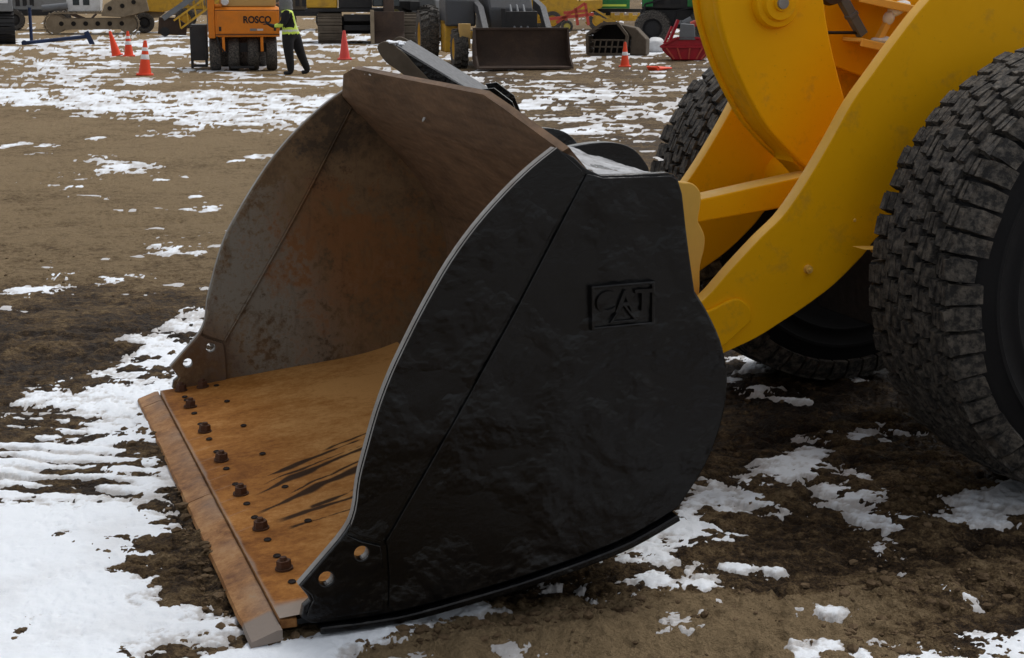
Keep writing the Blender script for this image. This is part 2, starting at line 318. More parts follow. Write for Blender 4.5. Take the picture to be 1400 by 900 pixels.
def crs(pts, k=4, closed=False):
    """Catmull-Rom smoothing of an open polyline"""
    out = []; n = len(pts)
    for i in range(n - 1):
        p0 = pts[max(i - 1, 0)]; p1 = pts[i]; p2 = pts[i + 1]; p3 = pts[min(i + 2, n - 1)]
        for j in range(k):
            t = j / k
            out.append(tuple(0.5 * (2 * p1[a] + (p2[a] - p0[a]) * t + (2 * p0[a] - 5 * p1[a] + 4 * p2[a] - p3[a]) * t * t + (3 * p1[a] - p0[a] - 3 * p2[a] + p3[a]) * t ** 3) for a in range(len(p1))))
    out.append(tuple(pts[-1])); return out

# ================================================================== GROUND AND SNOW
SNOW = [
 ([(-1.83, 4.83), (-1.47, 4.83), (-1.3, 4.9), (-1.17, 4.83), (-1.1, 4.61), (-1.02, 4.51), (-1.13, 4.42), (-1.06, 4.32), (-1.1, 4.26), (-0.97, 4.12), (-0.99, 4.04), (-0.85, 3.89), (-0.75, 3.86), (-0.77, 3.79), (-0.9, 3.74), (-0.94, 3.7), (-0.93, 3.54), (-1.35, 3.2), (-2.6, 3.2), (-2.6, 4.83)], 1.0, 1.5),
 ([(-1.86, 7.89), (-1.66, 8.18), (-1.53, 7.53), (-1.4, 7.05), (-1.39, 6.76), (-1.35, 6.36), (-1.42, 6.18), (-1.28, 5.59), (-1.35, 5.46), (-1.6, 5.48), (-1.69, 5.74), (-1.65, 5.85), (-2.05, 6.12), (-2.12, 6.18), (-2.08, 6.3), (-2.02, 6.43), (-1.88, 6.62), (-1.79, 6.76), (-1.77, 7.08), (-1.86, 7.33), (-1.71, 7.45)], 0.9, 0.62),
 ([(0.48, 4.67), (0.67, 5.14), (0.71, 5.18), (0.76, 5.1), (0.88, 5.23), (0.97, 5.4), (1.06, 5.5), (1.14, 5.59), (1.18, 5.4), (1.12, 5.23), (1.02, 5.14), (0.9, 5.02), (0.85, 4.86), (0.75, 4.83), (0.8, 4.72), (0.69, 4.61), (0.73, 4.51), (0.53, 4.35), (0.43, 4.26), (0.22, 4.28), (0.10, 4.45), (0.27, 4.65)], 0.9, 0.62),
 ([(1.05, 5.02), (1.16, 5.06), (1.28, 5.02), (1.3, 4.9), (1.26, 4.79), (1.28, 4.72), (1.43, 4.77), (1.5, 4.83), (1.48, 4.92), (1.61, 4.98), (1.78, 5.1), (2.0, 5.23), (1.86, 4.83), (1.69, 4.83), (1.58, 4.79), (1.57, 4.68), (1.46, 4.61), (1.37, 4.65), (1.25, 4.61), (1.29, 4.51), (1.2, 4.51), (1.16, 4.61), (1.08, 4.58), (1.09, 4.72), (1.09, 4.83)], 0.8, 0.5),
 ([(1.07, 4.4), (1.13, 4.48), (1.18, 4.35), (1.2, 4.29), (1.13, 4.24), (1.08, 4.28)], 0.9, 0.7),
 ([(0.18, 4.15), (0.32, 4.22), (0.42, 4.21), (0.53, 4.11), (0.45, 4.08), (0.35, 4.09), (0.23, 4.09)], 1.2, 1.2),
 ([(0.4, 3.88), (0.46, 3.93), (0.5, 3.9), (0.44, 3.81)], 1.3, 1.2), ([(0.51, 3.95), (0.54, 4.0), (0.55, 3.98), (0.52, 3.92)], 1.3, 1.2),
 ([(0.65, 3.61), (0.74, 3.7), (0.8, 3.73), (0.88, 3.68), (0.93, 3.65), (1.02, 3.72), (1.11, 3.76), (1.22, 3.8), (1.36, 3.82), (1.8, 3.86), (1.6, 3.2), (0.55, 3.2)], 0.9, 0.8),
 ([(-0.83, 3.61), (-0.68, 3.69), (-0.52, 3.78), (-0.28, 3.92), (-0.10, 4.01), (-0.04, 3.96), (-0.24, 3.80), (-0.41, 3.68), (-0.51, 3.46), (-0.85, 3.42)], 0.45, 1.6),
 ([(1.01, 6.9), (1.11, 7.08), (1.22, 6.93), (1.37, 6.76), (1.24, 6.65), (1.02, 6.69)], 0.8, 0.5), ([(1.08, 5.67), (1.21, 5.71), (1.22, 5.59), (1.1, 5.57)], 0.7, 0.4),
 ([(-14.0, 27.6), (-7.68, 27.15), (-6.26, 26.54), (-5.04, 26.74), (-3.33, 25.21), (-2.45, 25.95), (-2.19, 21.0), (-2.63, 19.81), (-2.88, 18.95), (-3.67, 19.37), (-4.03, 18.07), (-4.33, 18.26), (-4.27, 19.59), (-5.23, 21.25), (-5.93, 21.25), (-6.89, 22.77), (-14, 25.0)], 1.1, 0.5),
 ([(-4.39, 15.85), (-4.22, 16.14), (-3.61, 15.16), (-3.54, 14.4), (-3.93, 14.46)], 1.0, 0.9),
 ([(-12.12, 39.11), (-11.54, 39.99), (-9.35, 33.26), (-7.86, 27.57), (-8.72, 29.4), (-10.46, 34.22)], 1.0, 0.25)]
SMALL = [(-2.69, 8.56, 0.1, 0.13), (-2.47, 11.87, 0.08, 0.12), (-2.34, 8.88, 0.07, 0.1), (-2.23, 10.07, 0.11, 0.12), (-2.25, 9.93, 0.07, 0.09), (-2.79, 8.6, 0.07, 0.09), (-2.26, 9.0, 0.09, 0.1), (-2.39, 11.91, 0.09, 0.17), (-5.15, 16.93, 0.08, 0.17), (-4.81, 17.79, 0.07, 0.18), (-2.39, 10.23, 0.06, 0.09), (-2.09, 9.87, 0.07, 0.09), (-2.7, 9.07, 0.06, 0.1), (-2.59, 12.61, 0.05, 0.09), (-3.18, 13.88, 0.07, 0.11), (-3.04, 14.16, 0.07, 0.12), (-2.79, 15.43, 0.06, 0.14), (0.86, 3.94, 0.05, 0.03), (1.23, 5.14, 0.05, 0.08), (0.86, 4.75, 0.05, 0.04), (1.48, 6.49, 0.04, 0.04), (1.17, 6.18, 0.04, 0.04), (1.06, 6.36, 0.06, 0.05), (0.96, 6.49, 0.05, 0.05), (1.5, 5.74, 0.11, 0.06), (1.34, 5.64, 0.06, 0.04), (0.98, 5.36, 0.04, 0.05), (1.21, 3.99, 0.04, 0.04), (0.67, 4.26, 0.03, 0.02), (0.77, 4.25, 0.02, 0.02), (-3.82, 13.34, 0.06, 0.16), (-2.63, 15.78, 0.08, 0.22), (-5.51, 16.93, 0.11, 0.25)]

def ground_low(x, y):
    d = np.hypot(x, y)
    heap = 0.045 * np.exp(-((x - 1.16) / 0.20) ** 2 - ((y - 4.0) / 0.10) ** 2) * (0.7 + 0.6 * fbm(x * 9, y * 9, 3, 14)) + 0.03 * np.exp(-((x - 0.1) / 0.5) ** 2 - ((y - 3.78) / 0.09) ** 2)
    return heap + 0.020 * fbm(x * 0.9, y * 0.9, 2, 11) * sstep(2, 5, d) + 0.03 * fbm(x * 0.12, y * 0.12, 2, 5) * sstep(10, 30, d)
def ground_fine(x, y):
    rough = 0.55 + 0.45 * sstep(-0.2, 0.5, fbm(x * 0.7 + 3, y * 0.7, 2, 21))
    smooth_field = sstep(-0.8, -1.6, x) * sstep(7.5, 9.5, y)
    a = 0.028 * fbm(x * 4.5, y * 4.5, 3, 31) + 0.027 * fbm(x * 17, y * 17, 5, 41, 0.68)
    rid = np.abs(fbm(x * 2.2 + 9, y * 5.0, 3, 51)); a = a - 0.018 * sstep(0.12, 0.0, rid)
    return a * rough * (1 - 0.45 * smooth_field)
def pip_sd(px, py, poly):
    n = len(poly); ins = np.zeros(px.shape, bool); d2 = np.full(px.shape, 1e9)
    for i in range(n):
        x0, y0 = poly[i]; x1, y1 = poly[(i + 1) % n]
        dx, dy = x1 - x0, y1 - y0; tt = np.clip(((px - x0) * dx + (py - y0) * dy) / (dx * dx + dy * dy), 0, 1)
        d2 = np.minimum(d2, (px - x0 - tt * dx) ** 2 + (py - y0 - tt * dy) ** 2)
        if y0 != y1:
            c = ((y0 > py) != (y1 > py)) & (px < (x1 - x0) * (py - y0) / (y1 - y0) + x0); ins ^= c
    d = np.sqrt(d2); return np.where(ins, d, -d)
def snow_mask(x, y):
    n1 = fbm(x * 1.0, y * 0.75, 5, 61, 0.6); n2 = fbm(x * 7, y * 7, 6, 71, 0.72); n3 = fbm(x * 2.6, y * 2.6, 5, 77, 0.65)
    n5 = fbm(x * 30, y * 30, 4, 87, 0.7) * sstep(14, 8, y)
    n4 = fbm(x * 1.6, y * 2.2, 5, 83, 0.7)
    right = sstep(-0.14, -0.02, x / np.maximum(y, 1))
    base = np.where(y < 8, -1.3, -0.85)
    base = base + right * sstep(8.5, 11.5, y) * (0.78 + 0.25 * sstep(0.9, 0.0, np.abs(y - 12.5) / 3))
    base = base + (1 - right) * (sstep(26.0, 29, y) * 0.74 + 0.30 * sstep(18, 21, y) * (x > -4.3))
    base = np.where(y > 30, np.minimum(base, -0.16), base)
    base = base + 0.25 * sstep(40, 46, y) - 0.5 * sstep(66, 75, y)
    m = base + 0.55 * n1 + 1.5 * n4 + 0.5 * n3 * sstep(30, 12, y)
    for poly, st, cap in SNOW:
        P = np.array(poly); c = P.mean(0); mg = 0.5 + 0.03 * c[1]
        sel = (x > P[:, 0].min() - mg) & (x < P[:, 0].max() + mg) & (y > P[:, 1].min() - mg) & (y < P[:, 1].max() + mg)
        if not sel.any(): continue
        sc = 0.085 * st if c[1] < 9 else 0.035 * c[1]
        s_ = pip_sd(x[sel], y[sel], poly) / sc
        m[sel] = np.maximum(m[sel], np.clip(s_, -3, cap) + 1.25 * n2[sel] + 0.9 * n3[sel] + 1.0 * n5[sel] - (0.0 if cap > 1.1 else 0.12))
    for (cx, cy, rx, ry) in SMALL:
        sel = (np.abs(x - cx) < rx * 3) & (np.abs(y - cy) < ry * 3)
        s_ = 1 - np.hypot((x[sel] - cx) / rx, (y[sel] - cy) / ry)
        m[sel] = np.maximum(m[sel], 0.75 * s_ + 1.5 * n2[sel] + 1.0 * n5[sel] + 0.12)
    # tyre tread prints left in the snow by the bucket's mouth
    reg = pip_sd(x, y, [(-2.9, 6.0), (-1.70, 5.95), (-1.22, 5.33), (-1.12, 4.9), (-1.45, 4.80), (-2.9, 4.78)]) / 0.12
    sel = reg > -1.5
    ph = (y[sel] + 0.22 * x[sel] + 0.09 * fbm(x[sel] * 2.2, y[sel] * 2.2, 3, 91)) / 0.115
    st = np.sin(2 * np.pi * ph) * 0.6 + 0.10 + 1.6 * n3[sel] + 1.3 * n2[sel] + 0.5 * n5[sel]
    m[sel] = np.maximum(m[sel], np.minimum(np.clip(reg[sel], -2, 1.2), 0.2 + st))
    return m
NR, NCOL = 640, 1000
inv = np.linspace(1 / 2.7, 1 / 420.0, NR); Yr = 1 / inv; Tc = np.linspace(-0.56, 0.56, NCOL)
GX = (Tc[None, :] * Yr[:, None]); GY = np.repeat(Yr[:, None], NCOL, 1)
low = ground_low(GX, GY); fine = ground_fine(GX, GY) * (1 - 0.6 * sstep(15, 60, GY)); mask = snow_mask(GX, GY)
def grid_mesh(name, X, Y, Z, keep=None):
    nr, nc = X.shape; me = bpy.data.meshes.new(name)
    idx = np.arange(nr * nc).reshape(nr, nc)
    q = np.stack([idx[:-1, :-1], idx[:-1, 1:], idx[1:, 1:], idx[1:, :-1]], -1).reshape(-1, 4)
    co = np.stack([X, Y, Z], -1).reshape(-1, 3)
    remap = None
    if keep is not None:
        q = q[keep[q].any(1)]; used = np.unique(q); remap = np.full(nr * nc, -1); remap[used] = np.arange(len(used)); q = remap[q]; co = co[used]
    me.vertices.add(len(co)); me.vertices.foreach_set('co', co.ravel())
    me.loops.add(q.size); me.loops.foreach_set('vertex_index', q.ravel().astype(np.int32))
    me.polygons.add(len(q)); me.polygons.foreach_set('loop_start', np.arange(0, q.size, 4, dtype=np.int32))
    me.polygons.foreach_set('use_smooth', np.ones(len(q), bool))
    me.update(); me.validate(); return me, (None if keep is None else used)
def set_attr(me, name, vals):
    a = me.attributes.new(name, 'FLOAT', 'POINT'); a.data.foreach_set('value', np.asarray(vals, np.float32).ravel())
gm, _ = grid_mesh('ground', GX, GY, low + fine)
dryv = 0.36 + 0.66 * sstep(-0.6, -1.8, GX) * sstep(7.6, 9.5, GY) + 0.25 * sstep(12, 22, GY) * sstep(-0.6, 0.4, GX) + 0.28 * fbm(GX * 0.8, GY * 0.8, 3, 101) \
     + 1.4 * sstep(-0.75, -0.45, GX) * sstep(1.15, 0.75, GX) * sstep(4.12, 3.92, GY) + 0.28 * np.exp(-((GX - 1.12) / 0.3) ** 2 - ((GY - 4.02) / 0.16) ** 2) \
     - 0.22 * sstep(0.6, 1.1, GX) * sstep(4.9, 5.6, GY) * sstep(9, 7.5, GY)  # dryness plus local tone: paler beside the bucket, darker under the loader
dryv = dryv + 9.0 * np.clip(fine, -0.03, 0.03) * sstep(16, 8, GY)
set_attr(gm, 'dry_tone', dryv)
g = link('ground', gm, 'mud', smooth=0); g['kind'] = 'structure'
far = MB(); far.add([(-3000, -400, 0), (3000, -400, 0), (3000, 4000, 0), (-3000, 4000, 0)], [(0, 1, 2, 3)])
fo = far.build('ground_beyond', 'plain', smooth=0, loc=(0, 0, -0.075)); fo['kind'] = 'structure'
thick = np.where(mask > 0, np.clip(mask * 0.008, 0, 0.011), np.clip(mask * 0.03, -0.06, 0)) + 0.003 * fbm(GX * 30, GY * 30, 2, 111) * sstep(12, 5, GY)
sm, used = grid_mesh('snow', GX, GY, low + thick, keep=(mask > -0.9).ravel())
set_attr(sm, 'thin', (1 - np.clip(mask, 0, 1)).ravel()[used])
sn = link('snow', sm, 'snow', smooth=0); sn['kind'] = 'stuff'; sn['label'] = 'trampled snow lying in patches over the muddy ground'
def gz(x, y): return float(ground_low(np.array([x]), np.array([y]))[0])

# loose clods and pebbles of mud
ico = bmesh.new(); bmesh.ops.create_icosphere(ico, subdivisions=1, radius=1); IV = np.array([v.co[:] for v in ico.verts]); IF = np.array([[v.index for v in f.verts] for f in ico.faces]); ico.free()
rng = np.random.default_rng(3)
cv, cf = [], []; off = 0
def clod(x, y, s):
    global off
    j = IV * (1 + rng.normal(0, 0.16, (len(IV), 1))) * s * np.array([1, rng.uniform(.6, 1), rng.uniform(.4, .75)])
    a = rng.uniform(0, 6.28); rm = np.array([[math.cos(a), -math.sin(a), 0], [math.sin(a), math.cos(a), 0], [0, 0, 1]])
    xx = np.array([x]); yy = np.array([y]); z = float((ground_low(xx, yy) + ground_fine(xx, yy))[0])
    cv.append(j @ rm.T + np.array([x, y, z + 0.15 * s])); cf.append(IF + off); off += len(IV)
for i in range(5200):
    y = 3.3 + 6.5 * rng.random() ** 1.8; x = rng.uniform(-0.45, 0.45) * y
    if fbm(np.array([x * 2.0]), np.array([y * 2.0]), 2, 131)[0] < -0.05 and rng.random() < 0.8: continue
    clod(x, y, min(0.018, 0.0028 * math.exp(rng.exponential(0.55))))
for i in range(260):
    cx, cy = random.choice([(1.12, 4.05), (1.12, 4.05), (1.3, 4.15), (0.95, 3.72), (1.35, 4.9), (-0.80, 3.72), (0.0, 3.85)])
    clod(cx + rng.normal(0, .12), cy + rng.normal(0, .07), min(0.020, 0.005 * math.exp(rng.exponential(0.6))))
ca, sa = math.cos(R(19.659)), math.sin(R(19.659))
for i in range(420):
    if i < 260: vv_, uu_ = rng.uniform(-0.1, 0.95), -0.05 + rng.normal(0, 0.035)
    else: vv_, uu_ = -0.16 + rng.normal(0, 0.03), rng.uniform(0.0, 2.4)
    clod(-0.5499 + ca * vv_ - sa * uu_, 3.7219 + sa * vv_ + ca * uu_, min(0.022, 0.005 * math.exp(rng.exponential(0.55))))
cvv = np.concatenate(cv); cff = np.concatenate(cf)
cm = bpy.data.meshes.new('mud_clods'); cm.from_pydata(cvv.tolist(), [], cff.tolist())
co_ = link('mud_clods', cm, 'clod', smooth=0); co_['kind'] = 'stuff'; co_['label'] = 'loose clods and pebbles of mud scattered over the ground'

# ================================================================== WHEEL LOADER (local x back, y across to its far side, z up)
LO = Vector((-0.5499, 3.7219, 0.0)); LAZ = R(19.659)
loader = thing('wheel_loader', 'yellow wheel loader with a large open black bucket resting on the mud', 'wheel loader', LO, LAZ)
BW = 2.54
FRONT = crs([(0.0, 0.16), (0.063, 0.226), (0.123, 0.292), (0.149, 0.345), (0.162, 0.428), (0.185, 0.51), (0.214, 0.604), (0.251, 0.696), (0.299, 0.79), (0.35, 0.881), (0.414, 0.982), (0.485, 1.072), (0.564, 1.153), (0.634, 1.214), (0.700, 1.261)], 3)
FRONT_F = [(x + 0.05 * max(0, (z - 0.7) / 0.56), z) for x, z in FRONT]
REAR = [(0.755, 1.234), (0.786, 1.205), (0.831, 1.184), (0.91, 1.183), (1.022, 1.184), (1.040, 1.179), (1.053, 1.166), (1.067, 1.126), (1.08, 1.036), (1.093, 0.956)] + \
    crs([(1.111, 0.859), (1.153, 0.795), (1.193, 0.716), (1.216, 0.631), (1.217, 0.547), (1.197, 0.454), (1.159, 0.362), (1.105, 0.283), (1.061, 0.234), (0.928, 0.175), (0.797, 0.138), (0.626, 0.101), (0.459, 0.073), (0.255, 0.047), (0.058, 0.045)], 3) + \
    [(0.030, 0.050), (0.005, 0.069), (0.012, 0.098), (0.030, 0.112), (0.022, 0.128)]
HOLES = [circle(0.071, 0.171, 0.0195, 20, False), circle(0.166, 0.229, 0.0195, 20, False)]
SEAM = [(0.78, 1.190), (0.705, 1.055), (0.584, 0.84), (0.462, 0.635), (0.341, 0.438), (0.225, 0.252)]
# back shell of the bucket
INNER = crs([(0.95, 0.185), (1.05, 0.245), (1.12, 0.33), (1.165, 0.43), (1.182, 0.53), (1.178, 0.63), (1.135, 0.76), (1.055, 0.89), (0.945, 1.02), (0.870, 1.102), (0.800, 1.179)], 4)
def offset_path(p, d):
    out = []
    for i in range(len(p)):
        a = Vector(p[max(i - 1, 0)]); b = Vector(p[min(i + 1, len(p) - 1)]); tg = (b - a).normalized(); out.append((p[i][0] + tg.y * d, p[i][1] - tg.x * d))
    return out
OUTER = offset_path(INNER, 0.024)
m = MB(); ys = np.linspace(0.031, BW - 0.031, 40); n = len(INNER)
for prof, mi in ((INNER, 0), (OUTER, 1)):
    vs = [(x + (0.004 * math.sin(3.1 * y + z * 4) * math.sin(math.pi * y / BW)) * min(1, max(0, (1.2 - z) * 4)), y, z) for y in ys for x, z in prof]
    m.add(vs, [(a * n + b, a * n + b + 1, (a + 1) * n + b + 1, (a + 1) * n + b) for a in range(len(ys) - 1) for b in range(n - 1)], mi)
k = len(ys) * n
m.f += [(a * n + n - 1, (a + 1) * n + n - 1, k + (a + 1) * n + n - 1, k + a * n + n - 1) for a in range(len(ys) - 1)]; m.mi += [0] * (len(ys) - 1)
bucket = m.build('bucket', ['brown', 'black'], loader, smooth=40)
bucket['label'] = 'big black loader bucket with rusty brown inside'
# side plates
def side_plate(front, y0, y1, inner_sign):
    me = plate_mesh([front + REAR] + HOLES, y0, y1, 0.004)
    for mm in ('black', 'rust_side', 'steel'): me.materials.append(M[mm])
    for p in me.polygons:
        nn = p.normal
        p.material_index = 1 if nn.y * inner_sign > 0.5 else (2 if nn.x < -0.25 and abs(nn.y) < 0.9 and p.center.z > 0.14 else 0)
    return link('side_plate', me, None, bucket)
sp1 = side_plate(FRONT, 0.0, 0.030, 1); sp1['label'] = 'black painted side plate nearest the camera'
sp2 = side_plate(FRONT_F, BW - 0.030, BW, -1); sp2['label'] = 'far side plate, rusty grey inside'
up = [p for p in FRONT if p[1] > 0.315]; up_f = [p for p in FRONT_F if p[1] > 0.315]; lowf = [p for p in FRONT if p[1] <= 0.31]
def strip_mesh(upp, y0, y1, sgn, dx=0.0):
    poly = [(x + 0.004, z) for x, z in upp] + [(0.75, 1.222), (0.775, 1.200)] + [(x - 0.006 + dx * (z - .3), z) for x, z in SEAM] + [(0.168, 0.272), (0.134, 0.292)]
    me = plate_mesh([poly], y0, y1, 0.003)
    for mm in ('black', 'rust_side', 'steel'): me.materials.append(M[mm])
    for p in me.polygons:
        p.material_index = (1 if sgn > 0 else 0) if abs(p.normal.y) > 0.5 or sgn > 0 else (2 if p.normal.x < -0.25 and abs(p.normal.y) < 0.9 else 0)
    return link('side_edge_strip', me, None, bucket)
strip_mesh(up, -0.009, 0.002, -1); strip_mesh(up_f, BW - 0.032, BW - 0.041, 1)
def corner_mesh(y0, y1, mat):
    poly = [(x + 0.003, z) for x, z in lowf] + [(0.130, 0.283), (0.166, 0.262), (0.217, 0.243), (0.223, 0.20), (0.226, 0.10), (0.222, 0.064), (0.06, 0.060), (0.018, 0.075), (0.026, 0.098), (0.036, 0.114), (0.030, 0.132)]
    me = plate_mesh([poly] + HOLES, y0, y1, 0.003); return link('corner_plate', me, [mat], bucket)
corner_mesh(-0.011, 0.002, 'black'); corner_mesh(BW - 0.032, BW - 0.043, 'rust_side')
# rear skin of the near plate: a dark groove stays open along the fold
PANEL = [(x + 0.007, z) for x, z in SEAM] + [(0.236, 0.235), (0.240, 0.150), (0.236, 0.072)] + [(x - 0.004, z + 0.006) for x, z in REAR[::-1] if 0.25 < x < 1.06 and z < 0.3] + \
    [(x - 0.006, z) for x, z in REAR[::-1] if x > 1.02 and z > 0.235 and z < 1.17] + [(1.03, 1.176), (0.91, 1.177), (0.835, 1.178), (0.80, 1.188)]
link('side_panel', plate_mesh([PANEL], -0.008, 0.002, 0.003), 'black', bucket)
# weld bead along the fold of the near plate
m = MB(); bead = crs([(x, z) for x, z in SEAM], 6)
m.tube([(x + 0.03 * 0, BW - 0.034, z) for x, z in bead], 0.006, 6); m.build('weld_bead', 'rust_side', bucket)
# wear strips under both sides
BOT = crs([(0.05, 0.044), (0.255, 0.044), (0.459, 0.070), (0.626, 0.098), (0.797, 0.135), (0.928, 0.172), (1.066, 0.232)], 4)
for y0, y1 in ((-0.024, 0.10), (BW - 0.10, BW + 0.024)):
    m = MB(); m.prism(BOT + offset_path(BOT, 0.020)[::-1], y0, y1); m.build('wear_strip', 'black', bucket, bevel=0.004)
# underside shell below the floor
m = MB(); m.prism([(0.0, 0.030)] + [(x, z - 0.012) for x, z in BOT] + [(1.0, 0.19), (0.8, 0.130), (0.5, 0.095), (0.0, 0.045)], 0.05, BW - 0.05); m.build('underside', 'black', bucket)
# floor plate: fine grid so that wet streaks and wear have their own shapes
FP = crs([(-0.046, 0.062), (0.1, 0.073), (0.228, 0.088), (0.5, 0.115), (0.8, 0.150), (0.96, 0.190)], 30)
yy = np.linspace(0.0302, BW - 0.0302, 420); FX = np.array([p[0] for p in FP]); FZ = np.array([p[1] for p in FP])
X, Yg = np.meshgrid(FX, yy, indexing='ij'); Zg = np.repeat(FZ[:, None], len(yy), 1) + 0.0025 * fbm(X * 4, Yg * 4, 3, 7)
fm, _ = grid_mesh('floor_plate', X, Yg, Zg)
fm.flip_normals() if fm.polygons[0].normal.z < 0 else None
stain = np.zeros_like(X)
wob = 0.016 * fbm(X * 7, Yg * 7, 3, 15); wd = fbm(X * 9, Yg * 3, 3, 19)
for (x0, y0), (x1, y1), wdt in [((.115, 1.17), (.95, 1.62), .015), ((.06, 1.02), (.95, 1.56), .019), ((.03, .835), (.95, 1.39), .019), ((.075, .735), (.95, 1.02), .020), ((.20, .80), (.40, .90), .015), ((.36, 1.33), (.95, 1.68), .011), ((.10, 1.10), (.80, 1.48), .006), ((.16, .96), (.85, 1.40), .007), ((.10, .66), (.60, .80), .008)]:
    tt = (X - x0) / (x1 - x0); dl = Yg - (y0 + (y1 - y0) * tt) + wob
    ln = np.where((tt > 0) & (tt < 1), 1.0, 0) * sstep(0, 0.06, tt)
    stain = np.maximum(stain, ln * sstep(1.25, 0.6, np.abs(dl) / (wdt * np.clip(0.95 + 1.3 * wd + 0.4 * np.sin(tt * 9 + y0 * 5), 0.12, 3))) )
for i in range(7):
    for dy in (0.075, -0.075): pass
set_attr(fm, 'stain', np.clip(stain, 0, 1))
worn = 0.85 * sstep(0.16, 0.09, Yg + 0.02 * fbm(X * 20, Yg * 20, 3, 33)) * sstep(0.10, 0.05, X)
for i in range(9):
    y0 = 0.72 + 0.13 * i + 0.03 * math.sin(i * 7); worn = np.maximum(worn, 0.30 * sstep(0.004, 0.001, np.abs(Yg - y0 - 0.55 * (X + .04))) * sstep(0.06, 0.0, X))
worn = np.maximum(worn, 0.5 * sstep(-0.034, -0.044, X + 0.006 * fbm(X * 3, Yg * 9, 3, 35)))
set_attr(fm, 'worn', worn)
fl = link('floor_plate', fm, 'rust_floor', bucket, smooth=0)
fl['label'] = 'orange rusted bucket floor with dark wet streaks'
m = MB(); m.span((-0.0455, 0.0302, 0.032), (0.0, BW - 0.0302, 0.058)); m.build('lip_plate', 'rust_edge', bucket, bevel=0.003)
# bolt-on cutting edges
def cutting_edge(y0, y1, wear):
    ny = max(3, int((y1 - y0) / 0.02)); prof = [(-0.048, 0.020), (-0.130, 0.010), (-0.132, 0.016), (-0.127, 0.026), (-0.060, 0.049), (-0.048, 0.049)]
    ysl = np.linspace(y0, y1, ny + 1); npf = len(prof); vs = []; wv = []
    for y in ysl:
        for i, (x, z) in enumerate(prof):
            jx = 0.0025 * float(noise2(y * 14 + 0.3, 2.5, 3)) if i in (1, 2, 3) else 0
            vs.append((x + jx, y, z + 0.0015 * float(noise2(y * 30, i * 3.1, 5)))); wv.append(max(float(wear(y)), 0.6 * (i in (4, 5)) * min(1, max(0, float(fbm(np.array([y * 5]), np.array([1.5]), 3, 8)[0]) * 1.4 + 0.45))))
    fs = [(a * npf + b, a * npf + (b + 1) % npf, (a + 1) * npf + (b + 1) % npf, (a + 1) * npf + b) for a in range(ny) for b in range(npf)] + [tuple(range(npf)), tuple(range(ny * npf, (ny + 1) * npf))[::-1]]
    mb = MB(); mb.add(vs, fs); me = mb.mesh('cutting_edge'); set_attr(me, 'worn', wv); return link('cutting_edge', me, 'rust_edge', bucket, smooth=35)
cutting_edge(-0.015, 1.148, lambda y: 0.95 * (y < 0.11 + 0.02 * math.sin(y * 90)))
cutting_edge(1.153, 2.405, lambda y: 0.0); cutting_edge(2.411, 2.555, lambda y: 0.1)
# bolts and plug holes through the lip
bb = MB(); bb.cyl((0, 0, 0), (0, 0, 0.008), 0.030, 0.030, 16); bb.cyl((0, 0, 0.008), (0, 0, 0.034), 0.0255, 0.024, 6); bb.cyl((0, 0, 0.034), (0, 0, 0.046), 0.013, 0.011, 10)
bme = bb.mesh('bolt'); smooth_mesh(bme, 30); bme.materials.append(M['bolt'])
hh = MB(); hh.lathe([(0.0, 0.0008), (0.014, 0.0008), (0.0165, 0.0022), (0.019, 0.0)], n=14); hme = hh.mesh('plug_hole'); hme.materials.append(M['dark_hole']); smooth_mesh(hme, 30)
def fz(x): return float(np.interp(x, FX, FZ))
for i, y in enumerate([0.359, 0.711, 1.058, 1.448, 1.825, 2.195, 2.455]):
    o = bpy.data.objects.new('bolt', bme); C.objects.link(o); o.parent = bucket; o.location = (0.033, y, fz(0.033)); o.rotation_euler = (0, R(-4), i * 0.7); o.scale = (0.86, 0.86, 0.80)
    for dx, dy in ((0.030, 0.105), (0.030, -0.105), (0.17, -0.02)):
        if y + dy > BW - 0.06 or y + dy < 0.06: continue
        h_ = bpy.data.objects.new('plug_hole', hme); C.objects.link(h_); h_.parent = bucket; h_.location = (0.033 + dx - 0.03, y + dy, fz(0.033 + dx - .03) + 0.0025); h_.rotation_euler = (0, R(-5), 0); h_.scale = (0.62, 0.8, 1.0)
o = bpy.data.objects.new('bolt', bme); C.objects.link(o); o.parent = bucket; o.location = (0.121, 2.455, fz(0.121)); o.rotation_euler = (0, R(-4), 0.4); o.scale = (0.86, 0.86, 0.80)
# spill guard
m = MB(); sf = [(0.722, 0.0, 1.250), (0.688, 0.36, 1.336), (0.676, 0.50, 1.366), (0.672, 1.27, 1.368), (0.676, 2.04, 1.370), (0.700, 2.30, 1.335), (0.757, BW, 1.262)]
ysg = [p[1] for p in sf]; ysg[0] = 0.031; ysg[-1] = BW - 0.031
rows = [sf, [(0.743, y, 1.236) for y in ysg], [(0.806, y, 1.164) for y in ysg]]; nsp = len(sf); dn = Vector((0.019, 0, 0.010))
vs = [p for r_ in rows for p in r_]; vb = [tuple(Vector(p) + dn) for p in vs]; nv = len(vs)
fs = [(r_ * nsp + i, r_ * nsp + i + 1, (r_ + 1) * nsp + i + 1, (r_ + 1) * nsp + i) for r_ in range(2) for i in range(nsp - 1)]
m.add(vs + vb, fs + [tuple(nv + i for i in f[::-1]) for f in fs] + [(i, nv + i, nv + i + 1, i + 1) for i in range(nsp - 1)] + [(2 * nsp + i, 2 * nsp + i + 1, nv + 2 * nsp + i + 1, nv + 2 * nsp + i) for i in range(nsp - 1)]
      + [(r_ * nsp, (r_ + 1) * nsp, nv + (r_ + 1) * nsp, nv + r_ * nsp) for r_ in range(2)] + [((r_ + 1) * nsp - 1, nv + (r_ + 1) * nsp - 1, nv + (r_ + 2) * nsp - 1, (r_ + 2) * nsp - 1) for r_ in range(2)])
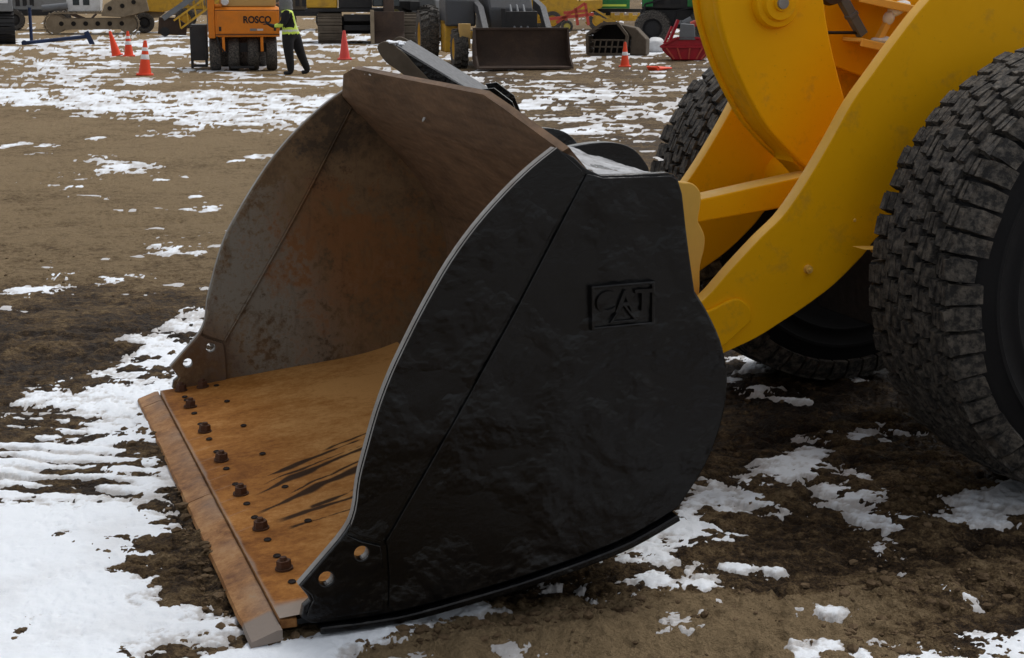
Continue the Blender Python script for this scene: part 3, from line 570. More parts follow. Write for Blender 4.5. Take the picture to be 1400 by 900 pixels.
m.build('spill_guard', 'brown', bucket, smooth=20)
m = MB(); m.prism([(0.775, 1.238), (0.943, 1.203), (1.185, 1.123), (1.178, 1.103), (0.935, 1.183), (0.771, 1.214)], 0.50, BW - 0.031); m.build('top_plate', 'black', bucket, bevel=0.003)
def gusset(s_, t_):
    nr_ = [(0.755, 0.032, 1.222), (0.835, 0.032, 1.174), (1.03, 0.032, 1.168)]; fr_ = [(0.80, 0.485, 1.236), (0.943, 0.485, 1.203), (1.185, 0.485, 1.123)]
    k_ = 0 if s_ < 0.35 else 1; f_ = s_ / 0.35 if k_ == 0 else (s_ - 0.35) / 0.65
    a_ = Vector(nr_[k_]).lerp(Vector(nr_[k_ + 1]), f_); b_ = Vector(fr_[k_]).lerp(Vector(fr_[k_ + 1]), f_); return a_.lerp(b_, t_)
m = MB(); ns_, nt_ = 21, 3; gv = [gusset(a / (ns_ - 1), b / (nt_ - 1)) for a in range(ns_) for b in range(nt_)]
gf = [(a * nt_ + b, a * nt_ + b + 1, (a + 1) * nt_ + b + 1, (a + 1) * nt_ + b) for a in range(ns_ - 1) for b in range(nt_ - 1)]
m.add(gv, gf); go_ = m.build('top_gusset', 'black', bucket); sol = go_.modifiers.new('thick', 'SOLIDIFY'); sol.thickness = 0.012; sol.offset = -1 if go_.data.polygons[0].normal.z > 0 else 1
LOBE = [(0.83, 1.185)] + crs([(0.86, 1.195), (0.951, 1.212), (1.02, 1.220), (1.084, 1.217), (1.137, 1.198), (1.175, 1.159), (1.193, 1.121), (1.215, 1.0), (1.24, 0.80), (1.25, 0.66)], 3) + [(1.215, 0.62), (1.185, 0.74), (1.09, 0.90), (0.985, 1.02), (0.88, 1.135)]
for y in (0.48, 1.00, 1.54, 2.06):
    link('hinge_plate', plate_mesh([LOBE], y, y + 0.045, 0.003), 'black', bucket)
# cast badge on the near side plate
bc = (0.889, 0.838); bw_, bh_ = 0.184, 0.120
def rot2(p, a=R(1.0)): return (bc[0] + p[0] * math.cos(a) - p[1] * math.sin(a), bc[1] + p[0] * math.sin(a) + p[1] * math.cos(a))
rect = lambda w_, h_: [rot2(p) for p in ((-w_ / 2, -h_ / 2), (w_ / 2, -h_ / 2), (w_ / 2, h_ / 2), (-w_ / 2, h_ / 2))]
link('badge', plate_mesh([rect(bw_, bh_)], -0.016, -0.004, 0.003), 'black', bucket)
link('badge_rim', plate_mesh([rect(bw_, bh_), rect(bw_ - 0.020, bh_ - 0.018)[::-1]], -0.027, -0.014, 0.004), 'black', bucket)
tm = text_mesh('CAT', 0.082, 0.006, 0.0015); tm.transform(Matrix.Scale(1.0, 4, (1, 0, 0))); tm.transform(Matrix.Translation((bc[0] + 0.002, -0.020, bc[1] + 0.008)))
link('badge_lettering', tm, 'black', bucket, smooth=0)
tri = [rot2((-0.040, -0.044)), rot2((0.042, -0.044)), rot2((0.0, 0.008))]; tri2 = [rot2((-0.028, -0.039)), rot2((0.030, -0.039)), rot2((0.0, -0.001))]
link('badge_triangle', plate_mesh([tri, tri2[::-1]], -0.027, -0.014, 0.0015), 'black', bucket)
m = MB(); m.lathe([(0, 0.002), (0.010, 0.002), (0.013, 0.0)], n=12); m.build('paint_fleck', 'steel', bucket, loc=(0.741, 1.32, 1.235), rot=(0, R(-60), 0))

# --- lift arms
ARM = crs([(1.30, 0.52), (1.38, 0.585), (1.47, 0.60), (1.57, 0.645), (1.67, 0.743), (1.777, 0.844), (1.852, 0.907), (1.911, 0.979), (1.977, 1.075), (2.042, 1.179), (2.107, 1.288), (2.187, 1.389), (2.281, 1.505), (2.389, 1.626), (2.55, 1.765), (2.78, 1.90), (3.05, 1.98), (3.25, 1.97), (3.36, 1.87)], 3) + \
    crs([(3.34, 1.72), (3.1, 1.53), (2.8, 1.28), (2.5, 1.04), (2.249, 0.832), (2.18, 0.758), (2.069, 0.662), (1.957, 0.592), (1.873, 0.547), (1.777, 0.498), (1.661, 0.456), (1.50, 0.40), (1.38, 0.385), (1.30, 0.42)], 3)
PAD = [(1.45, 0.56)] + crs([(1.606, 0.617), (1.674, 0.642), (1.71, 0.635), (1.738, 0.610), (1.745, 0.58), (1.738, 0.557), (1.70, 0.525), (1.651, 0.487)], 3) + [(1.50, 0.42)]
def lift_arm(y0, y1, face):
    me = plate_mesh([ARM], y0, y1, 0.006)
    me.materials.append(M['yellow']); me.materials.append(M['yellow_edge'])
    for p in me.polygons: p.material_index = 1 if abs(p.normal.y) < 0.8 and p.normal.z > 0.1 else 0  # upward edges take the paler yellow, painting in overhead light
    a = link('lift_arm', me, None, loader)
    link('boss_pad', plate_mesh([PAD], y0 - 0.016 if face < 0 else y1 - 0.004, y0 + 0.004 if face < 0 else y1 + 0.016, 0.006), 'yellow', a)
    yb = y0 if face < 0 else y1
    m = MB(); m.cyl((1.962, yb + 0.002, 0.725), (1.962, yb + face * 0.016, 0.725), 0.016, 0.013, 12); m.cyl((1.962, yb + face * 0.016, 0.725), (1.962, yb + face * 0.024, 0.725), 0.008, 0.005, 10); m.build('grease_fitting', 'yellow_edge', a)
    if face < 0:
        m = MB(); m.lathe([(0, -0.004), (0.004, -0.004), (0.007, 0.001)], (2.14, y0, 0.885), 'Y', 10); m.build('grease_fitting', 'yellow_edge', a)
    return a
lift_arm(0.85, 0.912, -1)['label'] = 'near curved yellow lift arm'; lift_arm(1.63, 1.692, 1)['label'] = 'far yellow lift arm'
# bellcrank and its pin
CR = crs([(1.70, 1.95), (1.715, 1.80), (1.735, 1.70), (1.755, 1.625), (1.771, 1.551), (1.818, 1.426), (1.879, 1.312), (1.956, 1.195), (2.049, 1.102), (2.141, 1.027), (2.20, 0.975), (2.26, 0.985), (2.31, 1.08), (2.285, 1.244), (2.252, 1.343), (2.209, 1.472), (2.172, 1.625), (2.15, 1.8), (2.10, 2.0), (1.95, 2.1), (1.80, 2.08)], 3)
crank = link('bellcrank', plate_mesh([CR], 1.17, 1.215, 0.006), 'yellow', loader); crank['label'] = 'curved yellow bellcrank lever between the arms'
link('lever_flange', plate_mesh([[(x + 0.012, z) if x < 2.1 else (x - 0.012, z) for x, z in CR]], 1.213, 1.345, 0.004), 'yellow', crank)
link('lever_web', plate_mesh([CR], 1.343, 1.375, 0.006), 'yellow', crank)
m = MB(); m.lathe([(0.0, 1.108), (0.028, 1.108), (0.030, 1.118), (0.058, 1.118), (0.062, 1.128), (0.064, 1.135), (0.082, 1.137), (0.088, 1.148), (0.088, 1.172)], (1.974, 0, 1.615), 'Y', 40); m.build('pivot_pin', 'yellow', crank)
m = MB(); m.lathe([(0.0, 1.100), (0.020, 1.100), (0.022, 1.110)], (1.974, 0, 1.615), 'Y', 20); m.build('pin_cap', 'steel', crank)
# tilt link, coupler, cross tube, frame
lk = plate_mesh([crs([(1.58, 0.925), (1.683, 0.944), (2.118, 1.013), (2.19, 1.01), (2.24, 0.975), (2.20, 0.925), (2.10, 0.908), (1.679, 0.862), (1.58, 0.85)], 2)], 1.12, 1.232, 0.006)
lk.materials.append(M['yellow']); lk.materials.append(M['yellow_edge'])
for p in lk.polygons: p.material_index = 1 if p.normal.z > 0.5 else 0  # top face coloured lighter, as if lit from above
link('tilt_link', lk, None, loader)
CP = crs([(1.10, 1.0), (1.30, 1.045), (1.50, 1.03), (1.551, 1.024), (1.587, 1.018), (1.615, 0.99), (1.618, 0.95), (1.610, 0.893), (1.622, 0.868), (1.637, 0.835), (1.636, 0.791), (1.622, 0.728), (1.622, 0.638), (1.60, 0.52), (1.45, 0.42), (1.25, 0.44)], 3)
for y in (0.985, 1.50): link('coupler_plate', plate_mesh([CP], y, y + 0.05, 0.005), 'yellow_edge', loader)  # paler yellow paints in the lit look of the coupler face
m = MB(); m.cyl((1.42, 0.75, 0.52), (1.42, 1.80, 0.52), 0.05, n=24); m.cyl((1.40, 0.95, 0.90), (1.40, 1.60, 0.90), 0.05, n=24); m.build('coupler_pin', 'dark_paint', loader)
m = MB(); m.cyl((2.30, 0.905, 0.95), (2.30, 1.635, 0.95), 0.085, n=28); m.build('cross_tube', 'yellow', loader)
TW = [(2.36, 1.95), (3.4, 1.95), (3.4, 1.05), (2.95, 1.19), (2.70, 1.285), (2.558, 1.333), (2.43, 1.375), (2.38, 1.5)]
link('frame_tower', plate_mesh([TW], 1.50, 1.55, 0.005), 'yellow', loader); link('frame_tower', plate_mesh([[(x + 0.45, z) for x, z in TW if x < 3] + [(3.4, 1.9)]], 1.0, 1.04, 0.005), 'yellow', loader)
m = MB(); m.prism([(2.45, 0.42), (3.7, 0.42), (3.7, 1.15), (2.9, 1.2), (2.6, 1.0), (2.42, 0.7)], 0.98, 1.58); m.build('front_frame', 'shadow_steel', loader, bevel=0.01)  # near-black colour paints in the deep shade under the arms
m = MB(); m.lathe([(0.0, 0.45), (0.17, 0.45), (0.19, 0.62), (0.15, 0.70), (0.14, 1.05), (0.24, 1.15), (0.26, 1.275), (0.24, 1.40), (0.14, 1.50), (0.15, 1.85), (0.19, 1.93), (0.17, 2.1), (0, 2.1)], (2.79, 0, 0.76), 'Y', 28); m.build('front_axle', 'shadow_steel', loader)  # same near-black colour, shade between the wheels painted in
m = MB(); m.prism([(2.10, 0.805), (2.16, 0.80), (2.20, 0.76), (2.40, 0.745), (2.40, 0.79)], 0.72, 0.80); m.build('frame_bracket', 'yellow_edge', loader, bevel=0.003)
for (x0, z0), (x1, z1) in (((2.44, 1.640), (2.74, 1.585)), ((2.455, 1.478), (2.66, 1.437))):
    m = MB(); m.bar((x0, 1.43, z0), (x1, 1.43, z1), 0.13, 0.014); m.bar((x0 + .002, 1.365, z0 - 0.010), (x1, 1.365, z1 - 0.010), 0.012, 0.028); m.build('hose_bracket', 'yellow_edge', loader, bevel=0.002)
m = MB(); m.bar((2.368, 1.40, 1.655), (2.482, 1.40, 1.495), 0.034, 0.036); m.bar((2.426, 1.40, 1.575), (2.436, 1.40, 1.561), 0.040, 0.042); m.cyl((2.30, 1.42, 1.66), (2.36, 1.42, 1.66), 0.05, n=16); m.build('hydraulic_valve', 'hose', loader, bevel=0.003)
m = MB(); m.tube(crs([(2.22, 1.42, 1.508), (2.34, 1.41, 1.504), (2.44, 1.40, 1.503), (2.48, 1.40, 1.50)], 4), 0.006, 8); m.build('hydraulic_hose', 'ink', loader)
m = MB(); m.lathe([(0.030, -0.03), (0.052, -0.03), (0.058, 0.0), (0.05, 0.03), (0.03, 0.03)], (2.335, 1.40, 1.66), 'Y', 20); m.lathe([(0.0, -0.036), (0.026, -0.036), (0.026, 0.03)], (2.335, 1.40, 1.66), 'Y', 14); m.build('pipe_clamp', 'far_bucket', loader)
m = MB(); m.bar((2.625, 1.42, 1.58), (2.565, 1.42, 1.475), 0.03, 0.022); m.build('bracket_strut', 'yellow_edge', loader, bevel=0.002)

# --- wheels
TYR, PITCH = 0.752, 58
def slabbed_block(lt, ly, h, nsl=3, gap=0.0022, shoulder=0):
    mb = MB(); wy = (ly - gap * (nsl - 1)) / nsl
    for i in range(nsl):
        y = -ly / 2 + wy / 2 + i * (wy + gap); ln = lt * (0.94 if i % 2 == 0 else 1.04); sk = 0.004 * (i - 1)
        mb.box((sk, y, -h / 2 + 0.0005 * ((i * 7) % 3)), (ln * 1.12, wy * 1.03, h), (0, 0, 0), (0.84, 0.93))
    mb.box((0, 0, -h + 0.006), (lt * 1.06, ly * 1.02, 0.030), (0, 0, 0), (0.95, 0.97))
    if shoulder:
        s = -1; y0 = s * ly / 2 * 0.9
        vs = [(-lt * .52, y0, -0.003), (lt * .52, y0, -0.003), (lt * .50, y0 - 0.030, -0.035), (-lt * .50, y0 - 0.030, -0.035), (-lt * .46, y0 - 0.052, -0.090), (lt * .46, y0 - 0.052, -0.090), (-lt * .5, y0 + 0.03, -0.05), (lt * .5, y0 + 0.03, -0.05), (-lt * .46, y0 + .01, -0.10), (lt * .46, y0 + .01, -0.10)]
        mb.add(vs, [(0, 1, 2, 3), (3, 2, 5, 4), (0, 3, 4, 8, 6), (1, 7, 9, 5, 2), (0, 6, 7, 1), (4, 5, 9, 8)])
    return mb
BL_S = slabbed_block(0.066, 0.100, 0.040, 3, 0.003, 1); BL_M = slabbed_block(0.072, 0.078, 0.040, 3, 0.003); BL_C = slabbed_block(0.072, 0.072, 0.040, 2, 0.003)
def mk(mb, name, jit=0.0):
    if jit:
        rj = random.Random(jit * 1e6); q = MB(); q.v = [(x + rj.gauss(0, .0028), y + rj.gauss(0, .0028), z + (rj.gauss(0, .0024) if z > -0.02 else 0)) for x, y, z in mb.v]; q.f = mb.f; q.mi = mb.mi; mb = q
    me = mb.mesh(name); smooth_mesh(me, 20); me.materials.append(M['tread']); return me
ME_S, ME_M, ME_C = mk(BL_S, 'tread_block'), mk(BL_M, 'tread_block'), mk(BL_C, 'tread_block')
MS2 = mk(BL_S, 'tread_block'); MS2.transform(Matrix.Scale(-1, 4, (0, 1, 0))); MS2.flip_normals()
VAR = {ME_S: [mk(BL_S, 'tread_block', i + 1) for i in range(5)], ME_M: [mk(BL_M, 'tread_block', i + 11) for i in range(5)], ME_C: [mk(BL_C, 'tread_block', i + 21) for i in range(5)], MS2: [MS2]}
ROWS = [(-0.166, 0.0, ME_S, TYR - 0.006), (-0.080, 0.5, ME_M, TYR), (0.0, 0.0, ME_C, TYR + 0.002), (0.080, 0.5, ME_M, TYR), (0.166, 0.0, MS2, TYR - 0.006)]
def wheel(yc, outer, arc):
    """outer = -1 when the outside faces the near side"""
    rp = [(0.0, -0.07), (0.10, -0.07), (0.12, -0.09), (0.20, -0.09), (0.26, -0.13), (0.30, -0.19), (0.335, -0.20), (0.335, 0.20), (0.28, 0.16), (0.0, 0.14)]
    m = MB(); m.lathe([(r, y * -outer) for r, y in rp], axis='Y', n=48); wh = m.build('wheel', 'dark_paint', loader, loc=(2.80, yc, 0.752))
    half = [(0.325, -0.19), (0.345, -0.212), (0.40, -0.222), (0.47, -0.238), (0.505, -0.243), (0.512, -0.249), (0.522, -0.249), (0.530, -0.244), (0.575, -0.246), (0.582, -0.252), (0.594, -0.252), (0.602, -0.245), (0.64, -0.240), (0.672, -0.230), (0.700, -0.214), (0.718, -0.18), (0.727, -0.10), (0.729, 0.0)]
    prof = half + [(r, -y) for r, y in half[-2::-1]]
    m = MB(); m.lathe(prof, axis='Y', n=96); m.build('tyre', 'rubber', wh, smooth=40)
    rest = MB()
    for off_, ph, me, rad in ROWS:
        for i in range(PITCH):
            a = 360 * (i + ph) / PITCH
            b = R(90 - a); loc = Vector((rad * math.cos(R(a)), off_, rad * math.sin(R(a)))); rt = Euler((0, b, 0)).to_matrix()
            if arc[0] < a < arc[1]:
                o = bpy.data.objects.new('tread_block', random.choice(VAR[me])); C.objects.link(o); o.parent = wh; o.location = loc; o.rotation_euler = (random.gauss(0, .03), b + random.gauss(0, .025), random.gauss(0, 0.10) + (0.06 if off_ > 0.01 else -0.06 if off_ < -.01 else 0))
                o.scale = (random.uniform(.88, 1.06), random.uniform(.92, 1.06), random.uniform(.8, 1.10))
            else:
                src = {ME_S: BL_S, ME_M: BL_M, ME_C: BL_C}.get(me)
                vv = BL_S.v if src is None else src.v; sy = -1 if src is None else 1; ff = BL_S.f if src is None else src.f
                rest.add([loc + rt @ Vector((p[0], p[1] * sy, p[2])) for p in vv], ff)
    ro = rest.build('tread', 'tread', wh, smooth=20); ro['kind'] = 'stuff'
    return wh
w1 = wheel(0.395, -1, (98, 262)); w1['label'] = 'near front wheel with big muddy lugged tyre'
w2 = wheel(2.145, 1, (100, 232)); w2['label'] = 'far front wheel seen behind the bucket'

# snow lying on the loader; top sheets also paint in sky sheen
def snow_lump(name, pts, r, parent_loc, label, rz, seed):
    bm = bmesh.new()
    for (x, y, z), rr in zip(pts, r):
        mt = Matrix.Translation((x, y, z)) @ Matrix.Diagonal((rr[0], rr[1], rr[2], 1)); bmesh.ops.create_icosphere(bm, subdivisions=3, radius=1, matrix=mt)
    for v_ in bm.verts:
        q = v_.co * 28; v_.co += Vector((noise2(q.x, q.y, seed), noise2(q.y, q.z, seed + 1), noise2(q.z, q.x, seed + 2))) * 0.006
    me = bpy.data.meshes.new(name); bm.to_mesh(me); bm.free(); set_attr(me, 'thin', np.zeros(len(me.vertices)))
    o = link(name, me, 'snow', None, 0, 60, parent_loc, (0, 0, rz)); o['kind'] = 'stuff'; o['label'] = label; return o
snow_lump('snow_on_arm', [(2.585, 1.42, 1.470), (2.62, 1.43, 1.464), (2.56, 1.42, 1.470)], [(.035, .05, .018), (.04, .05, .014), (.02, .03, .012)], LO, 'clump of snow on a small bracket of the yellow loader', LAZ, 3)
snow_lump('snow_on_hose', [(2.63, 1.41, 1.585), (2.655, 1.41, 1.60), (2.60, 1.41, 1.56)], [(.03, .04, .024), (.03, .04, .02), (.018, .03, .026)], LO, 'snow caught under the upper bracket of the loader', LAZ, 5)
ptsS, rS = [], []
for i in range(60):
    y = 0.55 + 1.5 * random.random(); ptsS.append((0.70 + random.random() * 0.02, y, 1.352 + 0.004 * random.random())); rS.append((random.uniform(.012, .022), random.uniform(.02, .05), random.uniform(.006, .013)))
snow_lump('snow_on_guard', ptsS, rS, LO, 'thin line of snow along the top edge of the bucket', LAZ, 9)
def snow_sheen_sheet(fn, na, nb, sd_, label):
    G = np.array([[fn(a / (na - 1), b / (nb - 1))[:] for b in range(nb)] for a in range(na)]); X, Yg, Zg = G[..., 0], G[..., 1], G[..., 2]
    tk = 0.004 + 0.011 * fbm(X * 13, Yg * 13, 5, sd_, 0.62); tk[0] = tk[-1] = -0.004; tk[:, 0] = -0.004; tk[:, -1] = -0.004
    me, _ = grid_mesh('snow_and_sky_sheen', X, Yg, Zg + tk); me.flip_normals() if me.polygons[0].normal.z < 0 else None
    set_attr(me, 'thin', np.clip(1.0 - tk * 40, 0.55, 1.0)); o = link('snow_and_sky_sheen', me, 'frost_sheen', None, 0, 0, LO, (0, 0, LAZ)); o['kind'] = 'stuff'; o['label'] = label  # grey sheet stands in for sky reflected on the black plate
snow_sheen_sheet(gusset, 70, 80, 3, 'thin snow and painted-in sky sheen behind the top corner of the near bucket side')
snow_sheen_sheet(lambda a, b: Vector((0.80 + 0.35 * a, 0.53 + 0.46 * b, (1.203 - (0.80 + 0.35 * a - 0.943) * (0.208 if a < 0.4086 else 0.3306)))), 70, 60, 8, 'thin snow and painted-in sky sheen between the two hinge plates on top of the bucket')

# ================================================================== SECOND BUCKET lying behind the loader's
b2 = thing('loader_bucket', 'spare black bucket standing behind the big bucket of the yellow loader', 'bucket', (-0.62, 10.0, 0.0), R(-1))
TOPL = [(-0.125, 1.322), (0.336, 1.045), (0.56, 0.905)]
LIP = crs([(0.16, 0.10), (-0.25, 0.12), (0.02, 0.40), (0.12, 0.80), (0.05, 1.02), (-0.10, 1.15), (-0.179, 1.205), (-0.225, 1.26), (-0.243, 1.315), (-0.20, 1.345), (-0.150, 1.330)], 3) + crs([(-0.125, 1.314), (-0.06, 1.262), (0.009, 1.185), (0.10, 1.09), (0.18, 0.97), (0.22, 0.80), (0.24, 0.40), (0.20, 0.12)], 2)
link('curled_lip', plate_mesh([LIP], -0.005, 0.045, 0.006), 'muddy_track', b2); link('curled_lip', plate_mesh([LIP], 1.06, 1.10, 0.006), 'muddy_track', b2)
BLK = crs([(-0.125, 1.312), (-0.06, 1.260), (0.009, 1.183), (0.10, 1.088), (0.18, 0.968), (0.22, 0.80), (0.24, 0.40), (0.20, 0.12)], 2) + [(0.5, 0.05), (0.72, 0.2), (0.78, 0.5), (0.70, 0.74), (0.56, 0.90), (0.336, 1.04)]
link('side_plate', plate_mesh([BLK], 0.005, 0.035, 0.003), 'black', b2); link('side_plate', plate_mesh([BLK], 1.065, 1.095, 0.003), 'black', b2)
m = MB(); sh = [(-0.22, 0.12), (0.25, 0.10), (0.55, 0.16), (0.70, 0.4), (0.66, 0.70), (0.53, 0.87), (0.33, 1.00), (-0.12, 1.28), (-0.20, 1.30)]
so_ = offset_path(sh, 0.025); m.prism(sh + so_[::-1], 0.035, 1.065); m.build('shell', 'muddy_track', b2)
m = MB(); m.prism(TOPL + [(x - 0.012, z - 0.02) for x, z in TOPL[::-1]], 0.036, 1.12); m.build('top_plate', 'slate', b2, bevel=0.004)
for y in (0.15, 0.80):
    m = MB(); m.prism([(0.42, 1.03), (0.50, 1.04), (0.62, 0.95), (0.68, 0.80), (0.50, 0.90)], y, y + 0.05); m.build('hinge_ear', 'black', b2)

ptsS, rS = [], []
for i in range(26):
    ptsS.append((-0.20 + 0.10 * random.random(), random.uniform(0.0, 0.30) , 1.338 - 0.02 * random.random())); rS.append((random.uniform(.012, .03), random.uniform(.02, .05), random.uniform(.006, .012)))
snow_lump('snow_on_spare_bucket', ptsS, rS, (-0.62, 10.0, 0.0), 'dab of snow on the lip of the spare black bucket', R(-1), 21)
# ================================================================== BACKGROUND YARD (local x right, y away from camera, z up)
def face(x, y): return math.atan2(-x, y)
def yard(name, label, cat, x, y, rz=None, group=None): return thing(name, label, cat, (x, y, gz(x, y)), face(x, y) if rz is None else rz, group)
def road_wheel(parent, c, r, wd, rim, axis='X', name='wheel', rr=0.55, lugs=0, rimside=-1):
    """tyre with its rim as a sub-part, axle along the given axis"""
    h = wd / 2; m = MB(); tp = [(r * rr, -h * .8), (r * .8, -h), (r * .94, -h * .95), (r, -h * .6), (r, h * .6), (r * .94, h * .95), (r * .8, h), (r * rr, h * .8)]
    m.lathe(tp, c, axis, 28)
    if lugs:
        for i in range(lugs):
            a = 2 * math.pi * i / lugs
            for sd_ in (-1, 1):
                a2 = a + (0.5 * sd_ * math.pi / lugs)
                if axis == 'X': p0 = (c[0], c[1] + r * math.cos(a2), c[2] + r * math.sin(a2)); p1 = (c[0] + sd_ * h * .95, c[1] + r * .98 * math.cos(a2 + .12), c[2] + r * .98 * math.sin(a2 + .12))
                else: p0 = (c[0] + r * math.cos(a2), c[1], c[2] + r * math.sin(a2)); p1 = (c[0] + r * .98 * math.cos(a2 + .12), c[1] + sd_ * h * .95, c[2] + r * .98 * math.sin(a2 + .12))
                m.bar(p0, p1, 0.06, 0.06)
    o = m.build(name, 'tread', parent, smooth=35)
    m = MB(); m.lathe([(0, rimside * h * .35), (r * .2, rimside * h * .4), (r * .45, rimside * h * .25), (r * rr * .95, rimside * h * .75), (r * rr * 1.03, rimside * h * .85), (r * rr * 1.03, -rimside * h * .7), (0, -rimside * h * .6)], c, axis, 24); m.build('rim', rim, o)
    return o
def track(parent, c, ln, ht, wd, mat, along='X', shoes=34, rollers=True):
    """crawler track: a loop of shoes round sprocket, idler and track frame"""
    r = ht / 2; per = 2 * (ln - ht) + 2 * math.pi * r; m = MB()
    for i in range(shoes):
        s = per * i / shoes; st = ln - ht
        if s < st: x, z, a = -st / 2 + s, -r, 0
        elif s < st + math.pi * r: q = (s - st) / r; x, z, a = st / 2 + r * math.sin(q), -r * math.cos(q), -q
        elif s < 2 * st + math.pi * r: x, z, a = st / 2 - (s - st - math.pi * r), r, math.pi
        else: q = (s - 2 * st - math.pi * r) / r; x, z, a = -st / 2 - r * math.sin(q), r * math.cos(q), math.pi - q
        L_ = per / shoes * 0.93
        if along == 'X':
            m.box((c[0] + x, c[1], c[2] + r + z), (L_, wd, 0.05), (0, a, 0)); nx, nz = math.sin(-a) * 0.04, -math.cos(a) * 0.04; m.box((c[0] + x - nx * -1, c[1], c[2] + r + z + nz), (0.03, wd, 0.06), (0, a, 0))
        else:
            m.box((c[0], c[1] + x, c[2] + r + z), (wd, L_, 0.05), (-a, 0, 0)); m.box((c[0], c[1] + x, c[2] + r + z), (wd, 0.03, 0.13), (-a, 0, 0))
    o = m.build('track', mat, parent, smooth=0)
    m = MB(); fr = (ln - ht, wd * .55, ht * .5)
    m.box((c[0], c[1], c[2] + r), fr if along == 'X' else (fr[1], fr[0], fr[2]))
    for sgn in (-1, 1):
        e = sgn * (ln - ht) / 2
        if along == 'X': m.cyl((c[0] + e, c[1] - wd * .35, c[2] + r), (c[0] + e, c[1] + wd * .35, c[2] + r), r * .86, n=20)
        else: m.cyl((c[0] - wd * .35, c[1] + e, c[2] + r), (c[0] + wd * .35, c[1] + e, c[2] + r), r * .86, n=20)
    m.build('track_frame', mat, o)
    if rollers and along == 'X':
        n = 6
        for i in range(n):
            x = c[0] - (ln - ht) / 2 + (ln - ht) * (i + 0.5) / n; mm = MB(); mm.cyl((x, c[1] - wd * .36, c[2] + ht * .52), (x, c[1] - wd * .28, c[2] + ht * .52), ht * .11, n=12); mm.build('roller', 'shadow_steel', o)
    return o

# --- traffic cones
def cone(x, y, h, mat, label, tilt=(0, 0), bands=2, group='orange traffic cones in the yard'):
    t_ = yard('traffic_cone', label, 'traffic cone', x, y, group=group)
    k = h / 0.71; t_.rotation_euler = (tilt[0], tilt[1], face(x, y))
    m = MB(); m.box((0, 0, 0.018 * k), (0.36 * k, 0.36 * k, 0.036 * k), (0, 0, 0), (0.95, 0.95)); m.build('base', mat, t_, bevel=0.006)
    m = MB(); prof = [(0.135 * k, 0.036 * k), (0.128 * k, 0.06 * k), (0.035 * k, h * 0.97), (0.028 * k, h), (0.0, h)]; m.lathe(prof, n=24); m.build('cone_body', mat, t_, smooth=40)
    rad = lambda z: 0.128 * k + (0.035 - 0.128) * k * (z - 0.06 * k) / (h * 0.97 - 0.06 * k) + 0.003
    for z0, z1 in ((0.46, 0.60), (0.70, 0.80))[:bands]:
        m = MB(); m.lathe([(rad(z0 * h) - .003, z0 * h), (rad(z0 * h), z0 * h + .004), (rad(z1 * h), z1 * h - .004), (rad(z1 * h) - .003, z1 * h)], n=24); m.build('reflective_band', 'band', t_)
    return t_
cone(-10.61, 41.86, 0.68, 'cone_orange', 'plain orange cone leaning against its neighbour, leftmost of the three by the dozer', (0, R(-13)), 0)
cone(-10.17, 41.38, 0.66, 'cone_orange', 'banded orange cone standing right against the leaning one', (0, 0), 2)
cone(-7.50, 31.77, 0.70, 'cone_orange', 'nearest orange cone, two white bands, standing alone left of the roller', (0, R(3)), 2)
cone(-4.20, 39.11, 0.72, 'cone_pink', 'faded pink cone without bands right of the person in the vest', (0, 0), 0)
cone(2.58, 35.59, 0.56, 'cone_orange', 'small banded cone in front of the dark basket right of the brown bucket', (0, 0), 1)
fc = yard('crushed_cone', 'crushed orange cone lying flat on the snow', 'traffic cone', 3.14, 33.9, 0.4)
m = MB(); m.lathe([(0.13, 0.0), (0.12, 0.03), (0.05, 0.36), (0.02, 0.38), (0, 0.38)], axis='X', n=18); m.v = [(x, y * 1.25, max(0.0, z + 0.10) * 0.45) for x, y, z in m.v]; m.build('cone_body', 'cone_orange', fc)
m = MB(); m.box((-0.08, 0, 0.05), (0.04, 0.34, 0.10), (0, R(-38), 0.2)); m.build('base', 'cone_orange', fc)

# --- pneumatic roller
ro = yard('tyre_roller', 'orange tyre roller lettered ROSCO with a person standing at its corner', 'road roller', -5.76, 33.6)
m = MB(); m.prismx([(0.0, 0.735), (0.03, 0.725), (2.6, 0.725), (2.6, 1.36), (0.10, 1.36), (0.0, 1.30)], -0.60, 0.76); m.build('body', 'orange', ro, bevel=0.015)
m = MB(); m.span((-0.56, -0.02, 0.80), (0.72, 0.0, 1.28)); m.build('front_panel', 'orange', ro, bevel=0.01)
m = MB(); m.span((-0.75, 0.02, 0.70), (-0.605, 0.6, 2.05)); m.span((-0.60, 0.05, 1.36), (-0.45, 0.3, 1.42)); m.build('side_tower', 'orange', ro, bevel=0.012)
m = MB(); m.prismx([(0.15, 1.365), (2.3, 1.365), (2.3, 1.75), (0.30, 1.75), (0.15, 1.6)], -0.50, 0.70); m.build('hood', 'tan_paint', ro, bevel=0.02)
m = MB(); m.lathe([(0, -0.03), (0.07, -0.03), (0.085, 0.0), (0.085, 0.04), (0.0, 0.05)], (-0.38, 0.05, 1.47), 'Y', 18); m.build('headlight', 'white_paint', ro)
for i, x in enumerate((-0.63, -0.235, 0.185, 0.58)): road_wheel(ro, (x, 0.42, 0.375), 0.375, 0.235, 'dark_paint', 'X')
for x in (-0.43, -0.02, 0.385): road_wheel(ro, (x, 2.3, 0.375), 0.375, 0.235, 'dark_paint', 'X')
for x in (-0.44, 0.375):
    m = MB(); m.span((x - 0.03, -0.01, 0.42), (x + 0.03, 0.07, 0.727)); m.build('strut', 'orange', ro, bevel=0.005)
m = MB(); m.span((-0.5, 0.30, 0.40), (0.48, 0.5, 0.60)); m.span((-0.3, 0.05, 0.06), (0.2, 0.10, 0.11)); m.build('axle_beam', 'dark_paint', ro)
